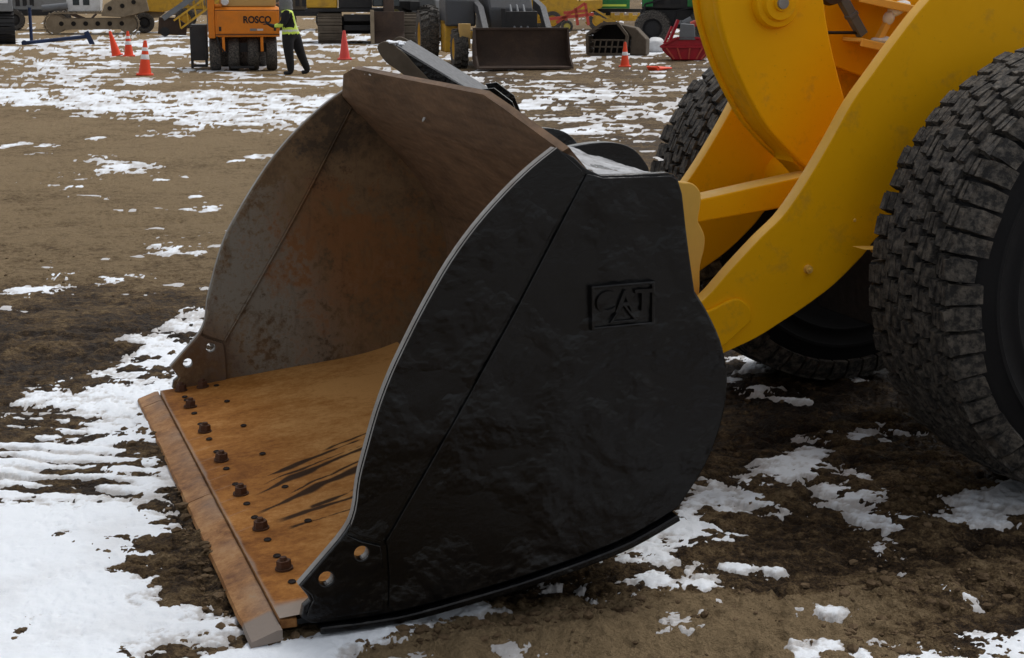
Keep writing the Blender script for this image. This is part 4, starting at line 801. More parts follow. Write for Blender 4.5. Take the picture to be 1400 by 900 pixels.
tm = text_mesh('ROSCO', 0.20, 0.004, 0.006); tm.transform(Matrix.Scale(0.88, 4, (1, 0, 0))); link('lettering', tm, 'ink', ro, smooth=0, loc=(0.29, -0.026, 1.085))
m = MB(); m.span((0.13, -0.026, 0.855), (0.27, -0.021, 0.905)); m.build('maker_plate', 'grey_paint', ro); m = MB(); m.span((0.285, -0.026, 0.86), (0.41, -0.021, 0.90)); m.build('maker_plate', 'white_paint', ro)
m = MB(); m.prismx([(0.4, 0.22), (1.6, 0.22), (1.6, 0.98), (0.55, 0.98), (0.4, 0.7)], -1.14, -0.80); m.span((-1.16, 0.5, 0.05), (-1.10, 0.62, 0.95)); m.span((-0.85, 0.35, 0.10), (-0.79, 0.45, 0.6)); m.span((-1.12, 0.36, 0.08), (-0.80, 0.44, 0.14)); m.build('side_step', 'dark_paint', ro, bevel=0.01)

for x in (-0.2, 0.5):
    m = MB(); m.tube(crs([(x - 0.22, 0.2, 1.75), (x - 0.20, 0.16, 2.05), (x + 0.20, 0.16, 2.05), (x + 0.22, 0.2, 1.75)], 4), 0.02, 8); m.build('hand_rail', 'dark_paint', ro)
for x in (-0.5, 0.66):
    m = MB(); m.box((x, -0.024, 0.90), (0.05, 0.014, 0.09)); m.build('latch', 'dark_paint', ro, bevel=0.003)
m = MB(); m.tube(crs([(-0.58, 0.0, 0.74), (-0.52, -0.03, 0.55), (-0.40, 0.02, 0.40), (-0.30, 0.2, 0.45)], 4), 0.018, 8); m.build('hose', 'ink', ro)
m = MB(); m.span((-0.60, -0.006, 0.765), (0.755, -0.001, 0.785)); m.span((-0.60, -0.006, 1.285), (0.755, -0.001, 1.297)); m.build('panel_seam', 'far_bucket', ro)
# --- person
pe = yard('person', 'person in black clothes and yellow-green safety vest reaching to the orange roller', 'person', -4.57, 32.35); pe.scale = (1.32, 1.25, 0.90)
def skin_body(name, nodes, edges, parent, mats, pick):
    me = bpy.data.meshes.new('tmp'); me.from_pydata([n_[0] for n_ in nodes], edges, []); ob = bpy.data.objects.new('tmp', me); C.objects.link(ob)
    ob.modifiers.new('s', 'SKIN'); sv = me.skin_vertices[0].data
    for i, n_ in enumerate(nodes): sv[i].radius = n_[1]; sv[i].use_root = (i == 0)
    ss = ob.modifiers.new('u', 'SUBSURF'); ss.levels = 3; ss.render_levels = 3; bpy.context.view_layer.update()
    out = bpy.data.meshes.new_from_object(ob.evaluated_get(bpy.context.evaluated_depsgraph_get())); bpy.data.objects.remove(ob)
    out.materials.clear()
    for mm in mats: out.materials.append(M[mm])
    for p in out.polygons: p.material_index = pick(p.center)
    return link(name, out, None, parent, smooth=180)
N = [((0, 0, 0.92), (.165, .12)), ((-0.02, 0, 1.10), (.160, .115)), ((-0.04, 0, 1.30), (.185, .125)), ((-0.06, 0, 1.42), (.14, .10)), ((-0.085, 0, 1.50), (.06, .06)), ((-0.10, 0, 1.57), (.082, .095)), ((-0.115, 0, 1.68), (.075, .09)),
     ((-0.06, -0.11, 0.86), (.105, .105)), ((-0.045, -0.12, 0.50), (.080, .08)), ((-0.02, -0.12, 0.12), (.060, .06)), ((-0.03, -0.12, 0.045), (.055, .045)), ((-0.14, -0.12, 0.035), (.05, .035)),
     ((0.06, 0.11, 0.86), (.105, .105)), ((0.13, 0.12, 0.50), (.080, .08)), ((0.23, 0.12, 0.13), (.060, .06)), ((0.235, 0.12, 0.05), (.055, .045)), ((0.14, 0.12, 0.035), (.05, .035)),
     ((-0.05, -0.21, 1.40), (.078, .078)), ((-0.12, -0.25, 1.14), (.060, .06)), ((-0.26, -0.20, 1.08), (.046, .046)), ((-0.32, -0.17, 1.12), (.030, .04)),
     ((-0.05, 0.21, 1.40), (.078, .078)), ((-0.12, 0.26, 1.14), (.060, .06)), ((-0.26, 0.20, 1.08), (.046, .046)), ((-0.32, 0.17, 1.12), (.030, .04))]
ED = [(0, 1), (1, 2), (2, 3), (3, 4), (4, 5), (5, 6), (0, 7), (7, 8), (8, 9), (9, 10), (10, 11), (0, 12), (12, 13), (13, 14), (14, 15), (15, 16), (2, 17), (17, 18), (18, 19), (19, 20), (2, 21), (21, 22), (22, 23), (23, 24)]
for hy, base_i in ((-0.17, 20), (0.17, 24)):       # thumb and four fingers, reaching forward
    for j, (dy, dz, ln) in enumerate(((-.03, .012, .07), (-.01, .012, .085), (.01, .010, .08), (.03, .006, .065), (0.0, .045, .055))):
        a = len(N); N.append(((-0.36 - 0.01 * (j % 2), hy + dy * .7, 1.14 + dz * .6), (.010, .010))); N.append(((-0.36 - ln * .8, hy + dy, 1.14 + dz - .012 * (j < 4)), (.009, .009))); ED += [(base_i, a), (a, a + 1)]
def dress(c):
    if c.x < -0.125 and 1.53 < c.z < 1.66: return 1
    if c.z < 0.09: return 2
    if abs(c.y) < 0.215 and c.x > -0.23 and 0.92 < c.z < 1.47:
        if c.z < 1.065: return 4 if 0.972 < c.z < 1.015 else 3
        cx = -0.03 - 0.1 * (c.z - 1.1)
        if c.x > cx + 0.085 or c.x < cx - 0.10 or c.z > 1.40: return 4 if 0.05 < abs(c.y) < 0.085 else 3
    if abs(c.y) > 0.17 and 1.07 < c.z < 1.15 and -0.25 < c.x < -0.12: return 3
    return 0
body = skin_body('body', N, ED, pe, ['cloth_black', 'skin', 'ink', 'yellow_green', 'band_silver'], dress)
m = MB(); m.lathe([(0.0, 1.80), (0.06, 1.785), (0.108, 1.72), (0.122, 1.63), (0.118, 1.55), (0.13, 1.47), (0.09, 1.44)], (-0.085, 0, 0), 'Z', 24); m.v = [(x if x > -0.16 else -0.16 + (x + 0.16) * 0.25, y, z) for x, y, z in m.v]; m.build('hood', 'hood_grey', body, smooth=60)
m = MB(); m.box((-0.205, 0.0, 1.605), (0.03, 0.035, 0.04)); m.box((-0.185, 0.03, 1.64), (0.012, 0.022, 0.012)); m.box((-0.185, -0.03, 1.64), (0.012, 0.022, 0.012)); m.build('face', 'skin', body, bevel=0.006)
# --- loader with the brown bucket facing the camera
bl = yard('backhoe_loader', 'dusty yellow and grey loader behind its wide brown open bucket', 'loader', 0.26, 34.3, R(10))
m = MB(); pr = [(-0.25, 0.02), (0.30, 0.05), (0.52, 0.22), (0.55, 0.50), (0.42, 0.86), (0.36, 0.87), (0.47, 0.50), (0.45, 0.26), (0.28, 0.10), (-0.25, 0.06)]
m.prismx(pr, -1.04, 1.06); bkt = m.build('bucket', 'far_bucket', bl); m = MB(); side = [(-0.25, 0.02), (0.30, 0.05), (0.52, 0.22), (0.55, 0.50), (0.42, 0.88), (0.30, 0.88), (0.05, 0.30), (-0.20, 0.12)]
for x in (-1.07, 1.03):
    m = MB(); m.prismx(side, x, x + 0.04); m.build('side_plate', 'far_bucket', bkt)
m = MB(); m.span((-1.07, 0.30, 0.86), (1.07, 0.44, 0.90)); m.build('top_rim', 'far_bucket', bkt)
for x in (-0.72, 0.72):
    m = MB(); m.prismx([(0.55, 0.35), (0.60, 0.75), (1.5, 1.35), (2.4, 1.5), (2.4, 1.30), (1.6, 1.15), (0.72, 0.5)], x - 0.07, x + 0.07); m.build('lift_arm', 'slate', bl, bevel=0.01)
m = MB(); m.span((-0.35, 0.62, 0.55), (0.42, 0.85, 1.25)); m.span((-0.40, 0.6, 0.85), (-0.30, 0.7, 1.32)); m.build('quick_coupler', 'dark_paint', bl, bevel=0.01)
for x in (-0.10, 0.05, 0.2):
    m = MB(); m.cyl((x, 0.56, 0.85), (x, 1.2, 1.38), 0.028, n=10); m.build('hydraulic_cylinder', 'grey_steel', bl)
m = MB(); m.prismx([(1.3, 0.75), (3.4, 0.75), (3.4, 1.65), (1.5, 1.55), (1.3, 1.3)], -0.55, 0.45); m.build('hood', 'slate', bl, bevel=0.04)
m = MB(); m.prismx([(0.95, 0.62), (3.6, 0.62), (3.6, 0.80), (0.95, 0.80)], -0.95, 0.9); m.build('chassis', 'far_yellow', bl, bevel=0.01)
m = MB(); m.prismx([(3.4, 1.5), (4.8, 1.5), (4.7, 2.9), (3.6, 2.9)], -0.75, 0.75); m.build('cab', 'glass', bl, bevel=0.03)
m = MB(); m.prismx([(3.5, 2.9), (4.85, 2.9), (4.8, 3.0), (3.6, 3.0)], -0.82, 0.82); m.build('cab_roof', 'far_yellow', bl)
for x in (-1.26, 0.62): road_wheel(bl, (x, 1.2, 0.42), 0.42, 0.32, 'far_yellow', 'X', lugs=16, rimside=-1 if x < 0 else 1)
for x in (-1.72, 0.45): road_wheel(bl, (x, 3.4, 0.62), 0.62, 0.45, 'far_yellow', 'X', lugs=18, rimside=-1 if x < 0 else 1)
m = MB(); m.prismx([(0.9, 0.45), (1.1, 0.42), (1.1, 0.98), (0.85, 0.98)], -1.30, -1.05); m.build('step_panel', 'tan_paint', bl, bevel=0.01)
m = MB(); m.prismx([(2.2, 0.30), (3.0, 0.30), (3.0, 1.05), (2.2, 1.05)], -1.45, -1.15); m.build('fuel_tank', 'far_yellow', bl, bevel=0.03)
m = MB(); m.prismx([(2.0, 0.9), (3.2, 0.9), (3.3, 1.5), (2.6, 1.75), (2.1, 1.5)], -1.45, -0.75); m.build('fender', 'slate', bl, bevel=0.05)

# --- excavator
ex = yard('excavator', 'yellow and black excavator with muddy tracks behind the pink cone', 'excavator', -5.2, 51.6, R(6))
track(ex, (-0.80, 1.6, 0.0), 3.9, 0.92, 0.78, 'muddy_track', 'Y', 36); track(ex, (1.75, 1.6, 0.0), 3.9, 0.92, 0.70, 'muddy_track', 'Y', 36)
m = MB(); m.span((-0.4, 0.6, 0.30), (1.4, 2.8, 0.85)); m.build('undercarriage', 'dark_paint', ex, bevel=0.02)
m = MB(); m.prism([(-1.55, 1.15), (-0.55, 1.15), (-0.55, 2.1), (-1.4, 2.1), (-1.55, 1.9)], 0.2, 3.0); m.build('engine_cover', 'far_yellow', ex, bevel=0.03)
m = MB(); m.span((-1.6, 0.1, 1.02), (1.3, 3.2, 1.14)); m.span((-0.5, 0.15, 1.15), (0.6, 3.0, 1.9)); m.build('upper_frame', 'dark_paint', ex, bevel=0.02)
m = MB(); m.span((-0.35, -0.1, 0.42), (0.55, 0.25, 0.60)); m.span((-0.35, -0.1, 0.72), (0.6, 0.3, 0.95)); m.build('dozer_blade', 'dark_paint', ex, bevel=0.02)
m = MB(); m.prismx([(0.2, 1.2), (1.6, 1.2), (1.6, 2.9), (0.3, 2.9)], 0.62, 1.5); m.build('cab', 'glass', ex, bevel=0.03)
m = MB(); m.prismx([(-0.9, 0.9), (-0.5, 0.95), (0.4, 2.6), (0.2, 2.9), (-0.2, 2.5)], 0.95, 1.30); m.build('dipper_arm', 'far_bucket', ex, bevel=0.03)
m = MB(); m.prismx([(-0.95, 1.05), (-0.55, 1.05), (-0.42, 0.55), (-0.60, 0.12), (-1.05, 0.05), (-0.75, 0.4)], 0.62, 1.62); ebk = m.build('bucket', 'far_bucket', ex, bevel=0.02)
m = MB(); m.prismx([(-1.0, 1.1), (-0.5, 1.1), (-0.36, 0.55), (-0.55, 0.06), (-1.1, 0.0), (-1.02, 0.5)], 0.52, 0.64); m.build('side_plate', 'tan_mud', ebk, bevel=0.01)

# --- tractor with cream yellow rims
tr = yard('tractor', 'tractor with tall narrow tyres and yellow rims left of the brown bucket', 'tractor', -3.55, 54.4, R(38))
road_wheel(tr, (-0.15, 0.4, 0.66), 0.66, 0.40, 'cream_rim', 'X', rr=0.66, lugs=22); road_wheel(tr, (0.10, -1.0, 0.62), 0.62, 0.34, 'cream_rim', 'X', rr=0.62, lugs=22)
m = MB(); m.span((-0.30, -0.7, 0.55), (1.3, 1.0, 0.80)); m.build('chassis', 'dark_paint', tr, bevel=0.02); m = MB(); m.prismx([(-0.9, 0.82), (1.4, 0.82), (1.4, 1.7), (-0.6, 1.6), (-0.9, 1.4)], 0.45, 1.2); m.build('hood', 'grey_paint', tr, bevel=0.04)
road_wheel(tr, (1.35, 0.3, 0.66), 0.66, 0.42, 'cream_rim', 'X', rr=0.62, lugs=22, rimside=1)
m = MB(); m.prismx([(-0.55, 1.05), (0.85, 1.30), (0.85, 1.38), (-0.55, 1.38)], -0.36, 0.06); m.build('fender', 'dark_paint', tr, bevel=0.02)

# --- far left crawlers
gc = yard('crawler_crane', 'grey machine on a black track cut by the left edge', 'crawler machine', -16.35, 50.2)
track(gc, (-0.05, 1.6, 0), 3.6, 1.02, 0.86, 'dark_paint', 'Y', 34)
m = MB(); m.span((-1.6, -0.1, 1.04), (0.36, 2.8, 1.52)); m.build('body', 'grey_paint', gc, bevel=0.03); m = MB(); m.span((-0.25, -0.125, 1.30), (0.22, -0.10, 1.42)); m.build('label_panel', 'white_paint', gc)
m = MB(); m.span((-1.5, 0.0, 1.54), (0.2, 2.6, 2.3)); m.build('engine_cover', 'white_paint', gc, bevel=0.05)
dz = yard('crawler_dozer', 'white bodied crawler with long mud caked tracks at the left', 'bulldozer', -17.0, 63.3, R(12))
track(dz, (0.0, 0.3, 0.0), 3.7, 0.86, 0.5, 'tan_mud', 'X', 44); track(dz, (0.0, 2.2, 0.0), 3.7, 0.86, 0.5, 'tan_mud', 'X', 44)
m = MB(); m.prism([(-0.95, 0.92), (0.35, 0.92), (0.40, 1.45), (-0.95, 1.5)], 0.3, 2.2); m.build('body', 'white_paint', dz, bevel=0.04)
m = MB(); m.cyl((-1.9, 0.2, 1.05), (-0.9, 0.2, 1.15), 0.14, n=14); m.build('hydraulic_cylinder', 'grey_steel', dz)
m = MB(); m.prism([(0.40, 0.75), (1.3, 0.70), (2.3, 0.95), (2.2, 1.5), (1.2, 1.6), (0.55, 1.2)], -0.1, 0.25); m.build('push_frame', 'tan_mud', dz, bevel=0.03)
for x, z in ((0.75, 1.05), (1.25, 1.15), (1.7, 1.3)):
    m = MB(); m.cyl((x, -0.13, z), (x, 0.0, z), 0.09, n=12); m.build('pin', 'shadow_steel', dz)
m = MB(); m.span((-0.7, 0.28, 1.18), (-0.45, 0.295, 1.40)); m.build('window', 'glass', dz); m = MB(); m.span((-0.3, 0.28, 1.18), (-0.05, 0.295, 1.40)); m.build('window', 'glass', dz)
gr = yard('grader', 'yellow machine with one dark wheel right of the mud caked crawler', 'grader', -15.4, 65.6, R(13))
road_wheel(gr, (0.0, 0.0, 0.42), 0.42, 0.35, 'dark_paint', 'Y'); m = MB(); m.prism([(-0.6, 0.9), (0.8, 0.85), (1.6, 1.1), (1.6, 1.7), (-0.6, 1.7)], -0.1, 1.6); m.build('body', 'far_yellow', gr, bevel=0.03); m = MB(); m.prism([(-0.7, 0.55), (0.6, 0.62), (0.9, 0.84), (-0.6, 0.9)], 0.2, 1.3); m.build('frame', 'tan_mud', gr, bevel=0.02)
road_wheel(gr, (0.0, 1.8, 0.42), 0.42, 0.35, 'dark_paint', 'Y')
# --- blue stand and drawbar
bp = yard('blue_stand', 'upright blue steel post in the snow by the left crawler', 'post', -16.3, 53.0); m = MB(); m.cyl((0, 0, 0), (0, 0, 1.15), 0.055, n=12); m.build('post', 'blue_paint', bp); m = MB(); m.span((-0.16, -0.16, 0), (0.16, 0.16, 0.03)); m.build('foot_plate', 'blue_paint', bp); m = MB(); m.span((-0.10, -0.10, 1.15), (0.10, 0.10, 1.22)); m.build('head', 'grey_steel', bp)
bd = yard('blue_drawbar', 'blue steel pole lying in the snow with an upright end foot', 'pole', -14.6, 50.1); m = MB(); m.cyl((-1.0, 0, 0.07), (0.95, 0, 0.26), 0.06, n=12); m.build('pole', 'blue_paint', bd); m = MB(); m.bar((0.92, 0, 0.42), (1.10, 0, 0.0), 0.14, 0.16); m.build('end_foot', 'blue_paint', bd, bevel=0.01); m = MB(); m.cyl((-1.0, -0.12, 0.07), (-1.0, 0.12, 0.07), 0.09, n=14); m.build('hitch_eye', 'blue_paint', bd)
# --- conveyor of a paving machine
cvr = yard('conveyor', 'grey slanted conveyor with yellow side frame left of the orange roller', 'conveyor', -13.0, 60.2, R(12))
m = MB(); m.bar((-0.35, 0.3, 0.72), (2.3, 0.3, 2.5), 0.9, 0.10); m.build('belt', 'dark_paint', cvr)
for y in (-0.18, 0.78):
    m = MB(); m.bar((-0.4, y, 0.70), (2.3, y, 2.52), 0.05, 0.20); m.build('side_rail', 'grey_steel', cvr)
for y in (-0.22, 0.82):
    m = MB(); m.bar((0.25, y, 0.32), (2.6, y, 2.02), 0.05, 0.07); m.bar((0.0, y, 0.62), (2.5, y, 2.35), 0.05, 0.07)
    for i in range(8):
        a = 0.25 + i * 0.3; m.bar((a, y, 0.34 + (a - .25) * .72), (a - .05, y, 0.62 + a * .69), 0.045, 0.05)
    m.build('lattice_frame', 'far_yellow', cvr)
m = MB(); m.prism([(-0.62, 0.12), (0.45, 0.05), (0.50, 0.45), (0.15, 0.70), (-0.55, 0.75)], 0.0, 0.7); m.build('hopper', 'far_bucket', cvr, bevel=0.03); m = MB(); m.cyl((-0.35, -0.05, 0.20), (-0.35, 0.75, 0.20), 0.18, n=16); m.build('tail_drum', 'dark_paint', cvr)
m = MB(); m.cyl((1.3, -0.1, 0.2), (1.3, -0.1, 2.2), 0.05, n=10); m.build('support_post', 'grey_paint', cvr)
# --- far yellow scraper, red cultivator
sc = yard('scraper', 'far yellow earthmover behind the red implement with a wheel', 'earthmover', 2.1, 69.5, R(-3))
m = MB(); m.prism([(-0.95, 0.55), (0.1, 0.45), (1.3, 0.75), (1.9, 1.0), (1.9, 1.35), (0.8, 1.3), (0.4, 1.75), (-0.2, 1.75), (-0.6, 1.3), (-0.95, 1.2)], 0.0, 1.6); m.build('body', 'far_yellow', sc, bevel=0.04); road_wheel(sc, (-0.3, -0.05, 0.42), 0.42, 0.3, 'far_yellow', 'Y'); road_wheel(sc, (1.7, -0.05, 0.42), 0.42, 0.3, 'far_yellow', 'Y')
m = MB(); m.span((-0.4, 0.2, 1.75), (0.3, 1.3, 2.3)); m.build('cab', 'glass', sc); m = MB(); m.bar((0.9, 0, 1.3), (0.6, 0, 2.0), 0.06, 0.06); m.build('exhaust_pipe', 'dark_paint', sc)
rc = yard('red_implement', 'red framed towed implement with a small wheel behind the brown bucket', 'implement', 2.45, 65.4, R(-2))
road_wheel(rc, (-0.15, 0.0, 0.25), 0.25, 0.18, 'cream_rim', 'Y'); road_wheel(rc, (-0.15, 1.2, 0.25), 0.25, 0.18, 'cream_rim', 'Y')
m = MB()
for a, b in [((-0.9, 0.1, .55), (0.9, 0.1, .75)), ((-0.6, 0.1, .40), (0.6, 0.1, 1.2)), ((0.6, 0.1, 1.2), (0.75, 0.1, .3)), ((0.2, 0.1, 1.0), (0.3, 0.1, .3)), ((-0.3, 0.1, .8), (0.7, 0.1, .9)), ((-0.9, 0.8, .55), (0.9, 0.8, .75)), ((0.9, 0.1, .75), (0.9, 0.8, .75)), ((-0.2, 0.1, .65), (-0.15, 0.1, .25))]: m.bar(a, b, 0.12, 0.12)
m.build('frame', 'far_red', rc); m = MB(); m.bar((0.9, 0.4, .7), (1.9, 0.4, .35), 0.1, 0.1); m.bar((0.9, 0.4, 1.0), (1.9, 0.4, .4), 0.08, 0.08); m.build('drawbar', 'far_yellow', rc)
# --- green container truck, black machine
gt = yard('green_truck', 'green box body on a yellow beamed chassis behind the dark basket', 'truck', 4.5, 70.0)
m = MB(); m.span((-0.85, 0, 0.95), (0.75, 2.4, 2.2)); m.build('box_body', 'green_paint', gt, bevel=0.02)
for i in range(6):
    m = MB(); m.span((-0.75 + i * 0.26, -0.04, 1.22), (-0.69 + i * 0.26, 0.0, 2.1)); m.build('rib', 'green_paint', gt)
m = MB(); m.span((-0.55, -0.05, 1.05), (0.6, -0.01, 1.14)); m.build('reflective_stripe', 'yellow_green', gt); m = MB(); m.span((-1.0, 0.2, 0.80), (2.2, 0.4, 0.94)); m.build('chassis', 'dark_paint', gt)
m = MB(); m.span((-0.7, -0.2, 0.42), (1.3, 0.0, 0.66)); m.bar((-0.7, -0.1, 0.6), (-1.2, -0.1, 0.3), 0.12, 0.12)
for i in range(5): m.span((-0.5 + i * 0.4, -0.24, 0.48), (-0.32 + i * 0.4, -0.2, 0.76))
m.build('yellow_beam', 'far_yellow', gt, bevel=0.01); road_wheel(gt, (-0.4, 0.6, 0.45), 0.45, 0.3, 'dark_paint', 'Y'); road_wheel(gt, (1.6, 0.6, 0.45), 0.45, 0.3, 'dark_paint', 'Y')
bk = yard('black_tractor', 'large black and green machine behind the red attachment', 'tractor', 5.3, 48.5)
m = MB(); m.span((-1.35, 0.6, 0.55), (1.2, 2.8, 1.15)); m.span((-1.3, 0.5, 1.15), (0.5, 2.6, 2.4)); m.build('body', 'dark_paint', bk, bevel=0.04)
road_wheel(bk, (-0.95, 0.3, 0.55), 0.55, 0.4, 'dark_paint', 'Y', lugs=16); road_wheel(bk, (0.75, 0.25, 0.60), 0.60, 0.4, 'dark_paint', 'Y', lugs=16)
m = MB(); m.prism([(0.35, 0.98), (1.15, 0.98), (1.15, 1.55), (0.35, 1.55)], 0.1, 0.5); m.build('hood', 'green_paint', bk, bevel=0.03); m = MB(); m.lathe([(0.24, -0.04), (0.33, -0.04), (0.33, 0.04), (0.24, 0.04)], (0.72, 0.05, 1.22), 'Y', 24, closed=True); m.build('guard_hoop', 'dark_paint', bk)
m = MB(); m.bar((-0.15, 0.0, 0.75), (1.3, 0.0, 0.80), 0.12, 0.12); m.cyl((0.0, -0.1, 0.72), (0.25, -0.1, 0.86), 0.09, n=10); m.build('front_linkage', 'grey_steel', bk)
for x in (-0.9, -0.4, 0.1):
    m = MB(); m.span((x, 0.46, 1.3), (x + 0.3, 0.5, 1.9)); m.build('side_vent', 'ink', bk)
m = MB(); m.span((-1.28, 0.44, 1.22), (-0.95, 0.49, 2.2)); m.span((0.12, 0.44, 1.22), (0.34, 0.49, 2.2)); m.build('side_panel', 'green_paint', bk, bevel=0.01)
m = MB(); m.tube([(-1.2, 0.3, 0.6), (-1.2, 0.28, 1.3), (-0.6, 0.28, 1.45)], 0.03, 8); m.tube([(-0.3, 0.3, 0.62), (-0.2, 0.25, 1.1), (0.3, 0.2, 1.2)], 0.025, 8); m.build('hydraulic_hose', 'ink', bk)
# --- dark skeleton basket
sb = yard('skeleton_bucket', 'dark muddy barred bucket attachment with a peaked open end', 'bucket', 2.68, 41.5, R(-14))
FRM = [(-0.68, 0.0), (-0.70, 0.52), (-0.30, 0.80), (0.12, 0.82), (0.38, 0.50), (0.34, 0.0)]
m = MB()
for a, b in zip(FRM, FRM[1:] + FRM[:1]): m.bar((a[0], 0, a[1] + .03), (b[0], 0, b[1] + .03), 0.08, 0.07)
m.build('front_frame', 'muddy_track', sb)
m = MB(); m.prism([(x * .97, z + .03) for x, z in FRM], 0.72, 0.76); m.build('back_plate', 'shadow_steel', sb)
for a, b in zip(FRM[:-1], FRM[1:]):
    for k_ in range(3):
        f0, f1 = k_ / 3, (k_ + 0.8) / 3; p = (a[0] + (b[0] - a[0]) * f0, a[1] + (b[1] - a[1]) * f0); q = (a[0] + (b[0] - a[0]) * f1, a[1] + (b[1] - a[1]) * f1)
        m = MB(); m.add([(p[0], .04, p[1] + .03), (q[0], .04, q[1] + .03), (q[0], .74, q[1] + .03), (p[0], .74, p[1] + .03), (p[0] * .96, .04, p[1]), (q[0] * .96, .04, q[1]), (q[0] * .96, .74, q[1]), (p[0] * .96, .74, p[1])], [(0, 1, 2, 3), (4, 7, 6, 5), (0, 4, 5, 1), (2, 6, 7, 3), (1, 5, 6, 2), (0, 3, 7, 4)]); m.build('slat', 'muddy_track', sb)
for i in range(6):
    x = -0.55 + i * 0.16; m = MB(); m.cyl((x, 0.1, 0.04), (x + 0.05, 0.1, 0.42), 0.022, n=8); m.build('bar', 'muddy_track', sb)
m = MB(); m.cyl((-0.62, 0.12, 0.40), (0.34, 0.12, 0.40), 0.025, n=8); m.cyl((-0.62, 0.12, 0.22), (0.34, 0.12, 0.22), 0.025, n=8); m.build('cross_bar', 'muddy_track', sb)
m = MB(); m.prism([(0.40, 0.0), (0.44, 0.48), (0.16, 0.80), (0.55, 0.72), (0.85, 0.42), (0.84, 0.0)], 0.3, 0.9); m.build('mounting_frame', 'muddy_track', sb, bevel=0.03)
# --- red attachment
ra = yard('red_mower_deck', 'bright red flared attachment with a grey panel on top', 'attachment', 4.36, 38.8)
m = MB(); m.prism([(-0.36, 0.0), (0.36, 0.0), (0.60, 0.22), (0.66, 0.33), (0.27, 0.54), (-0.27, 0.54), (-0.66, 0.33), (-0.60, 0.22)], 0.0, 0.7); m.build('deck', 'red_paint', ra, bevel=0.03)
for x in (-0.42, -0.20, 0.05, 0.30, 0.46):
    m = MB(); m.bar((x * .75, -0.03, 0.03), (x * 1.25, -0.03, 0.31), 0.04, 0.04); m.build('rib', 'far_red', ra)
m = MB(); m.bar((-0.68, -0.02, 0.33), (-0.27, -0.02, 0.55), 0.06, 0.05); m.bar((0.68, -0.02, 0.33), (0.27, -0.02, 0.55), 0.06, 0.05); m.bar((-0.27, -0.02, 0.55), (0.27, -0.02, 0.55), 0.06, 0.05); m.bar((-0.66, -0.03, 0.33), (0.66, -0.03, 0.33), 0.05, 0.05); m.build('top_rail', 'red_paint', ra)
m = MB(); m.prism([(-0.22, 0.50), (0.20, 0.50), (0.16, 0.88), (-0.18, 0.90)], -0.05, 0.15); m.build('panel', 'grey_steel', ra, bevel=0.02)
for sx in (-1, 1):
    m = MB(); m.bar((sx * 0.45, 0.3, 0.45), (sx * 0.25, 0.4, 0.98), 0.07, 0.07); m.bar((sx * 0.58, 0.2, 0.40), (sx * 0.40, 0.3, 0.82), 0.05, 0.05); m.build('side_arm', 'red_paint', ra)
m = MB(); m.cyl((0.08, 0.2, 0.86), (0.30, 0.2, 0.95), 0.08, n=12); m.build('gearbox', 'far_red', ra)
wb = yard('white_sack', 'white snowy sack lying between the dark basket and the red attachment', 'sack', 4.05, 44.0)
bmw = bmesh.new(); bmesh.ops.create_icosphere(bmw, subdivisions=3, radius=1, matrix=Matrix.Translation((0, 0, 0.18)) @ Matrix.Diagonal((0.30, 0.25, 0.24, 1)))
for v_ in bmw.verts: v_.co *= 1 + 0.16 * float(noise2(v_.co.x * 6 + 3, v_.co.z * 6 + v_.co.y * 4, 5)); v_.co.z = max(v_.co.z, 0.0)
mw = bpy.data.meshes.new('sack'); bmw.to_mesh(mw); bmw.free(); link('sack_body', mw, 'white_paint', wb, smooth=60)

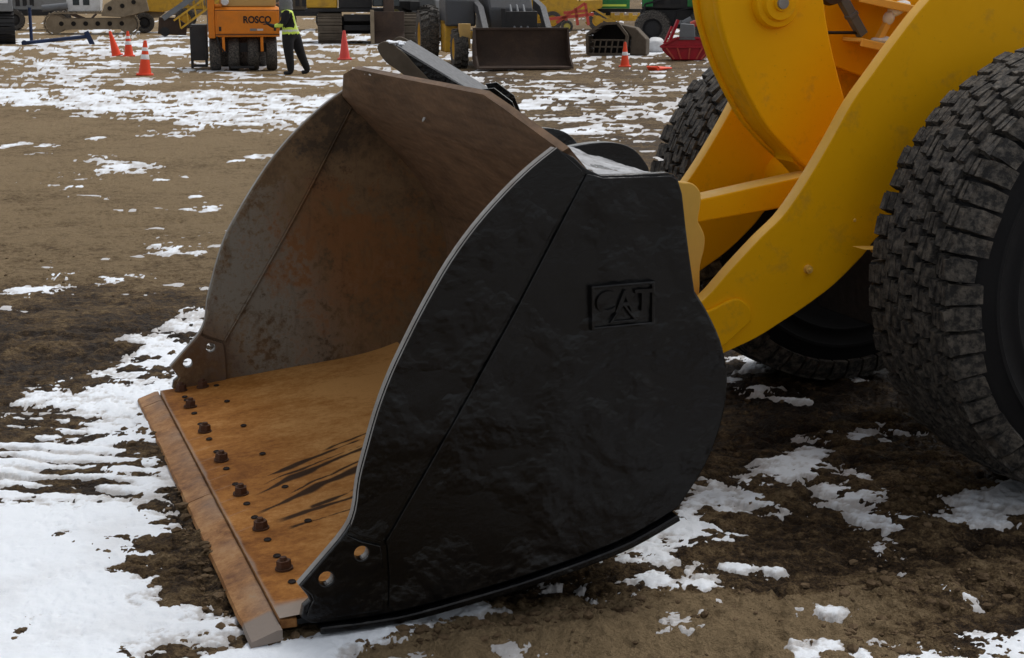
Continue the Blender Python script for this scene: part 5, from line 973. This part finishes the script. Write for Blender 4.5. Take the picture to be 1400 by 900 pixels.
# --- back row of parked machines, only their lower halves in view
def parked(name, label, cat, x, y, rz, bodym, framem, ln, cabx, rim, wheels, r=0.45):
    t_ = yard(name, label, cat, x, y, rz); h = ln / 2
    m = MB(); m.prism([(-h, 0.62), (h, 0.62), (h, 0.86), (-h, 0.86)], 0.1, 1.7); m.build('frame', framem, t_, bevel=0.02)
    m = MB(); m.prism([(-h * .95, 0.87), (h * .5, 0.87), (h * .95, 1.05), (h * .95, 1.45), (h * .3, 1.75), (-h * .9, 1.75)], 0.2, 1.6); m.build('body', bodym, t_, bevel=0.04)
    m = MB(); m.span((cabx - 0.5, 0.3, 1.76), (cabx + 0.5, 1.5, 2.7)); m.build('cab', 'glass', t_, bevel=0.03)
    for wx in wheels: road_wheel(t_, (wx, 0.0, r), r, 0.36, rim, 'Y', lugs=14); road_wheel(t_, (wx, 1.8, r), r, 0.36, rim, 'Y', rimside=1)
    for i in range(4):
        m = MB(); m.span((-h * .7 + i * 0.3, 0.16, 1.05), (-h * .7 + i * 0.3 + 0.18, 0.2, 1.5)); m.build('panel', framem, t_)
    m = MB(); m.bar((h * .6, -0.05, 0.9), (h * 1.35, -0.05, 0.35), 0.12, 0.16); m.bar((h * 1.2, -0.05, 0.2), (h * 1.5, -0.05, 0.7), 0.5, 0.08); m.build('front_attachment', 'far_bucket', t_)
    return t_
parked('grey_loader', 'grey machine half hidden behind the white crawler at far left', 'loader', -21.2, 70.0, R(17), 'grey_paint', 'dark_paint', 3.4, -0.6, 'dark_paint', (-1.0, 1.0))
parked('yellow_loader', 'muddy yellow machine behind the dark wheel and the conveyor', 'loader', -14.2, 74.0, R(9), 'far_yellow', 'tan_mud', 3.8, 0.5, 'far_yellow', (-1.2, 1.1))
parked('dark_tractor', 'dark machine between the person and the yellow excavator', 'tractor', -9.2, 70.0, R(8), 'muddy_track', 'dark_paint', 3.0, 0.2, 'far_yellow', (-0.9, 0.9))
parked('white_truck', 'pale truck behind the yellow rimmed tractor', 'truck', -3.4, 68.0, R(4), 'white_paint', 'dark_paint', 3.6, 0.8, 'dark_paint', (-1.1, 1.1))
parked('orange_loader', 'dull yellow loader far behind the brown bucket', 'loader', 0.3, 76.0, R(-2), 'far_yellow', 'muddy_track', 3.4, -0.4, 'far_yellow', (-1.0, 1.0))
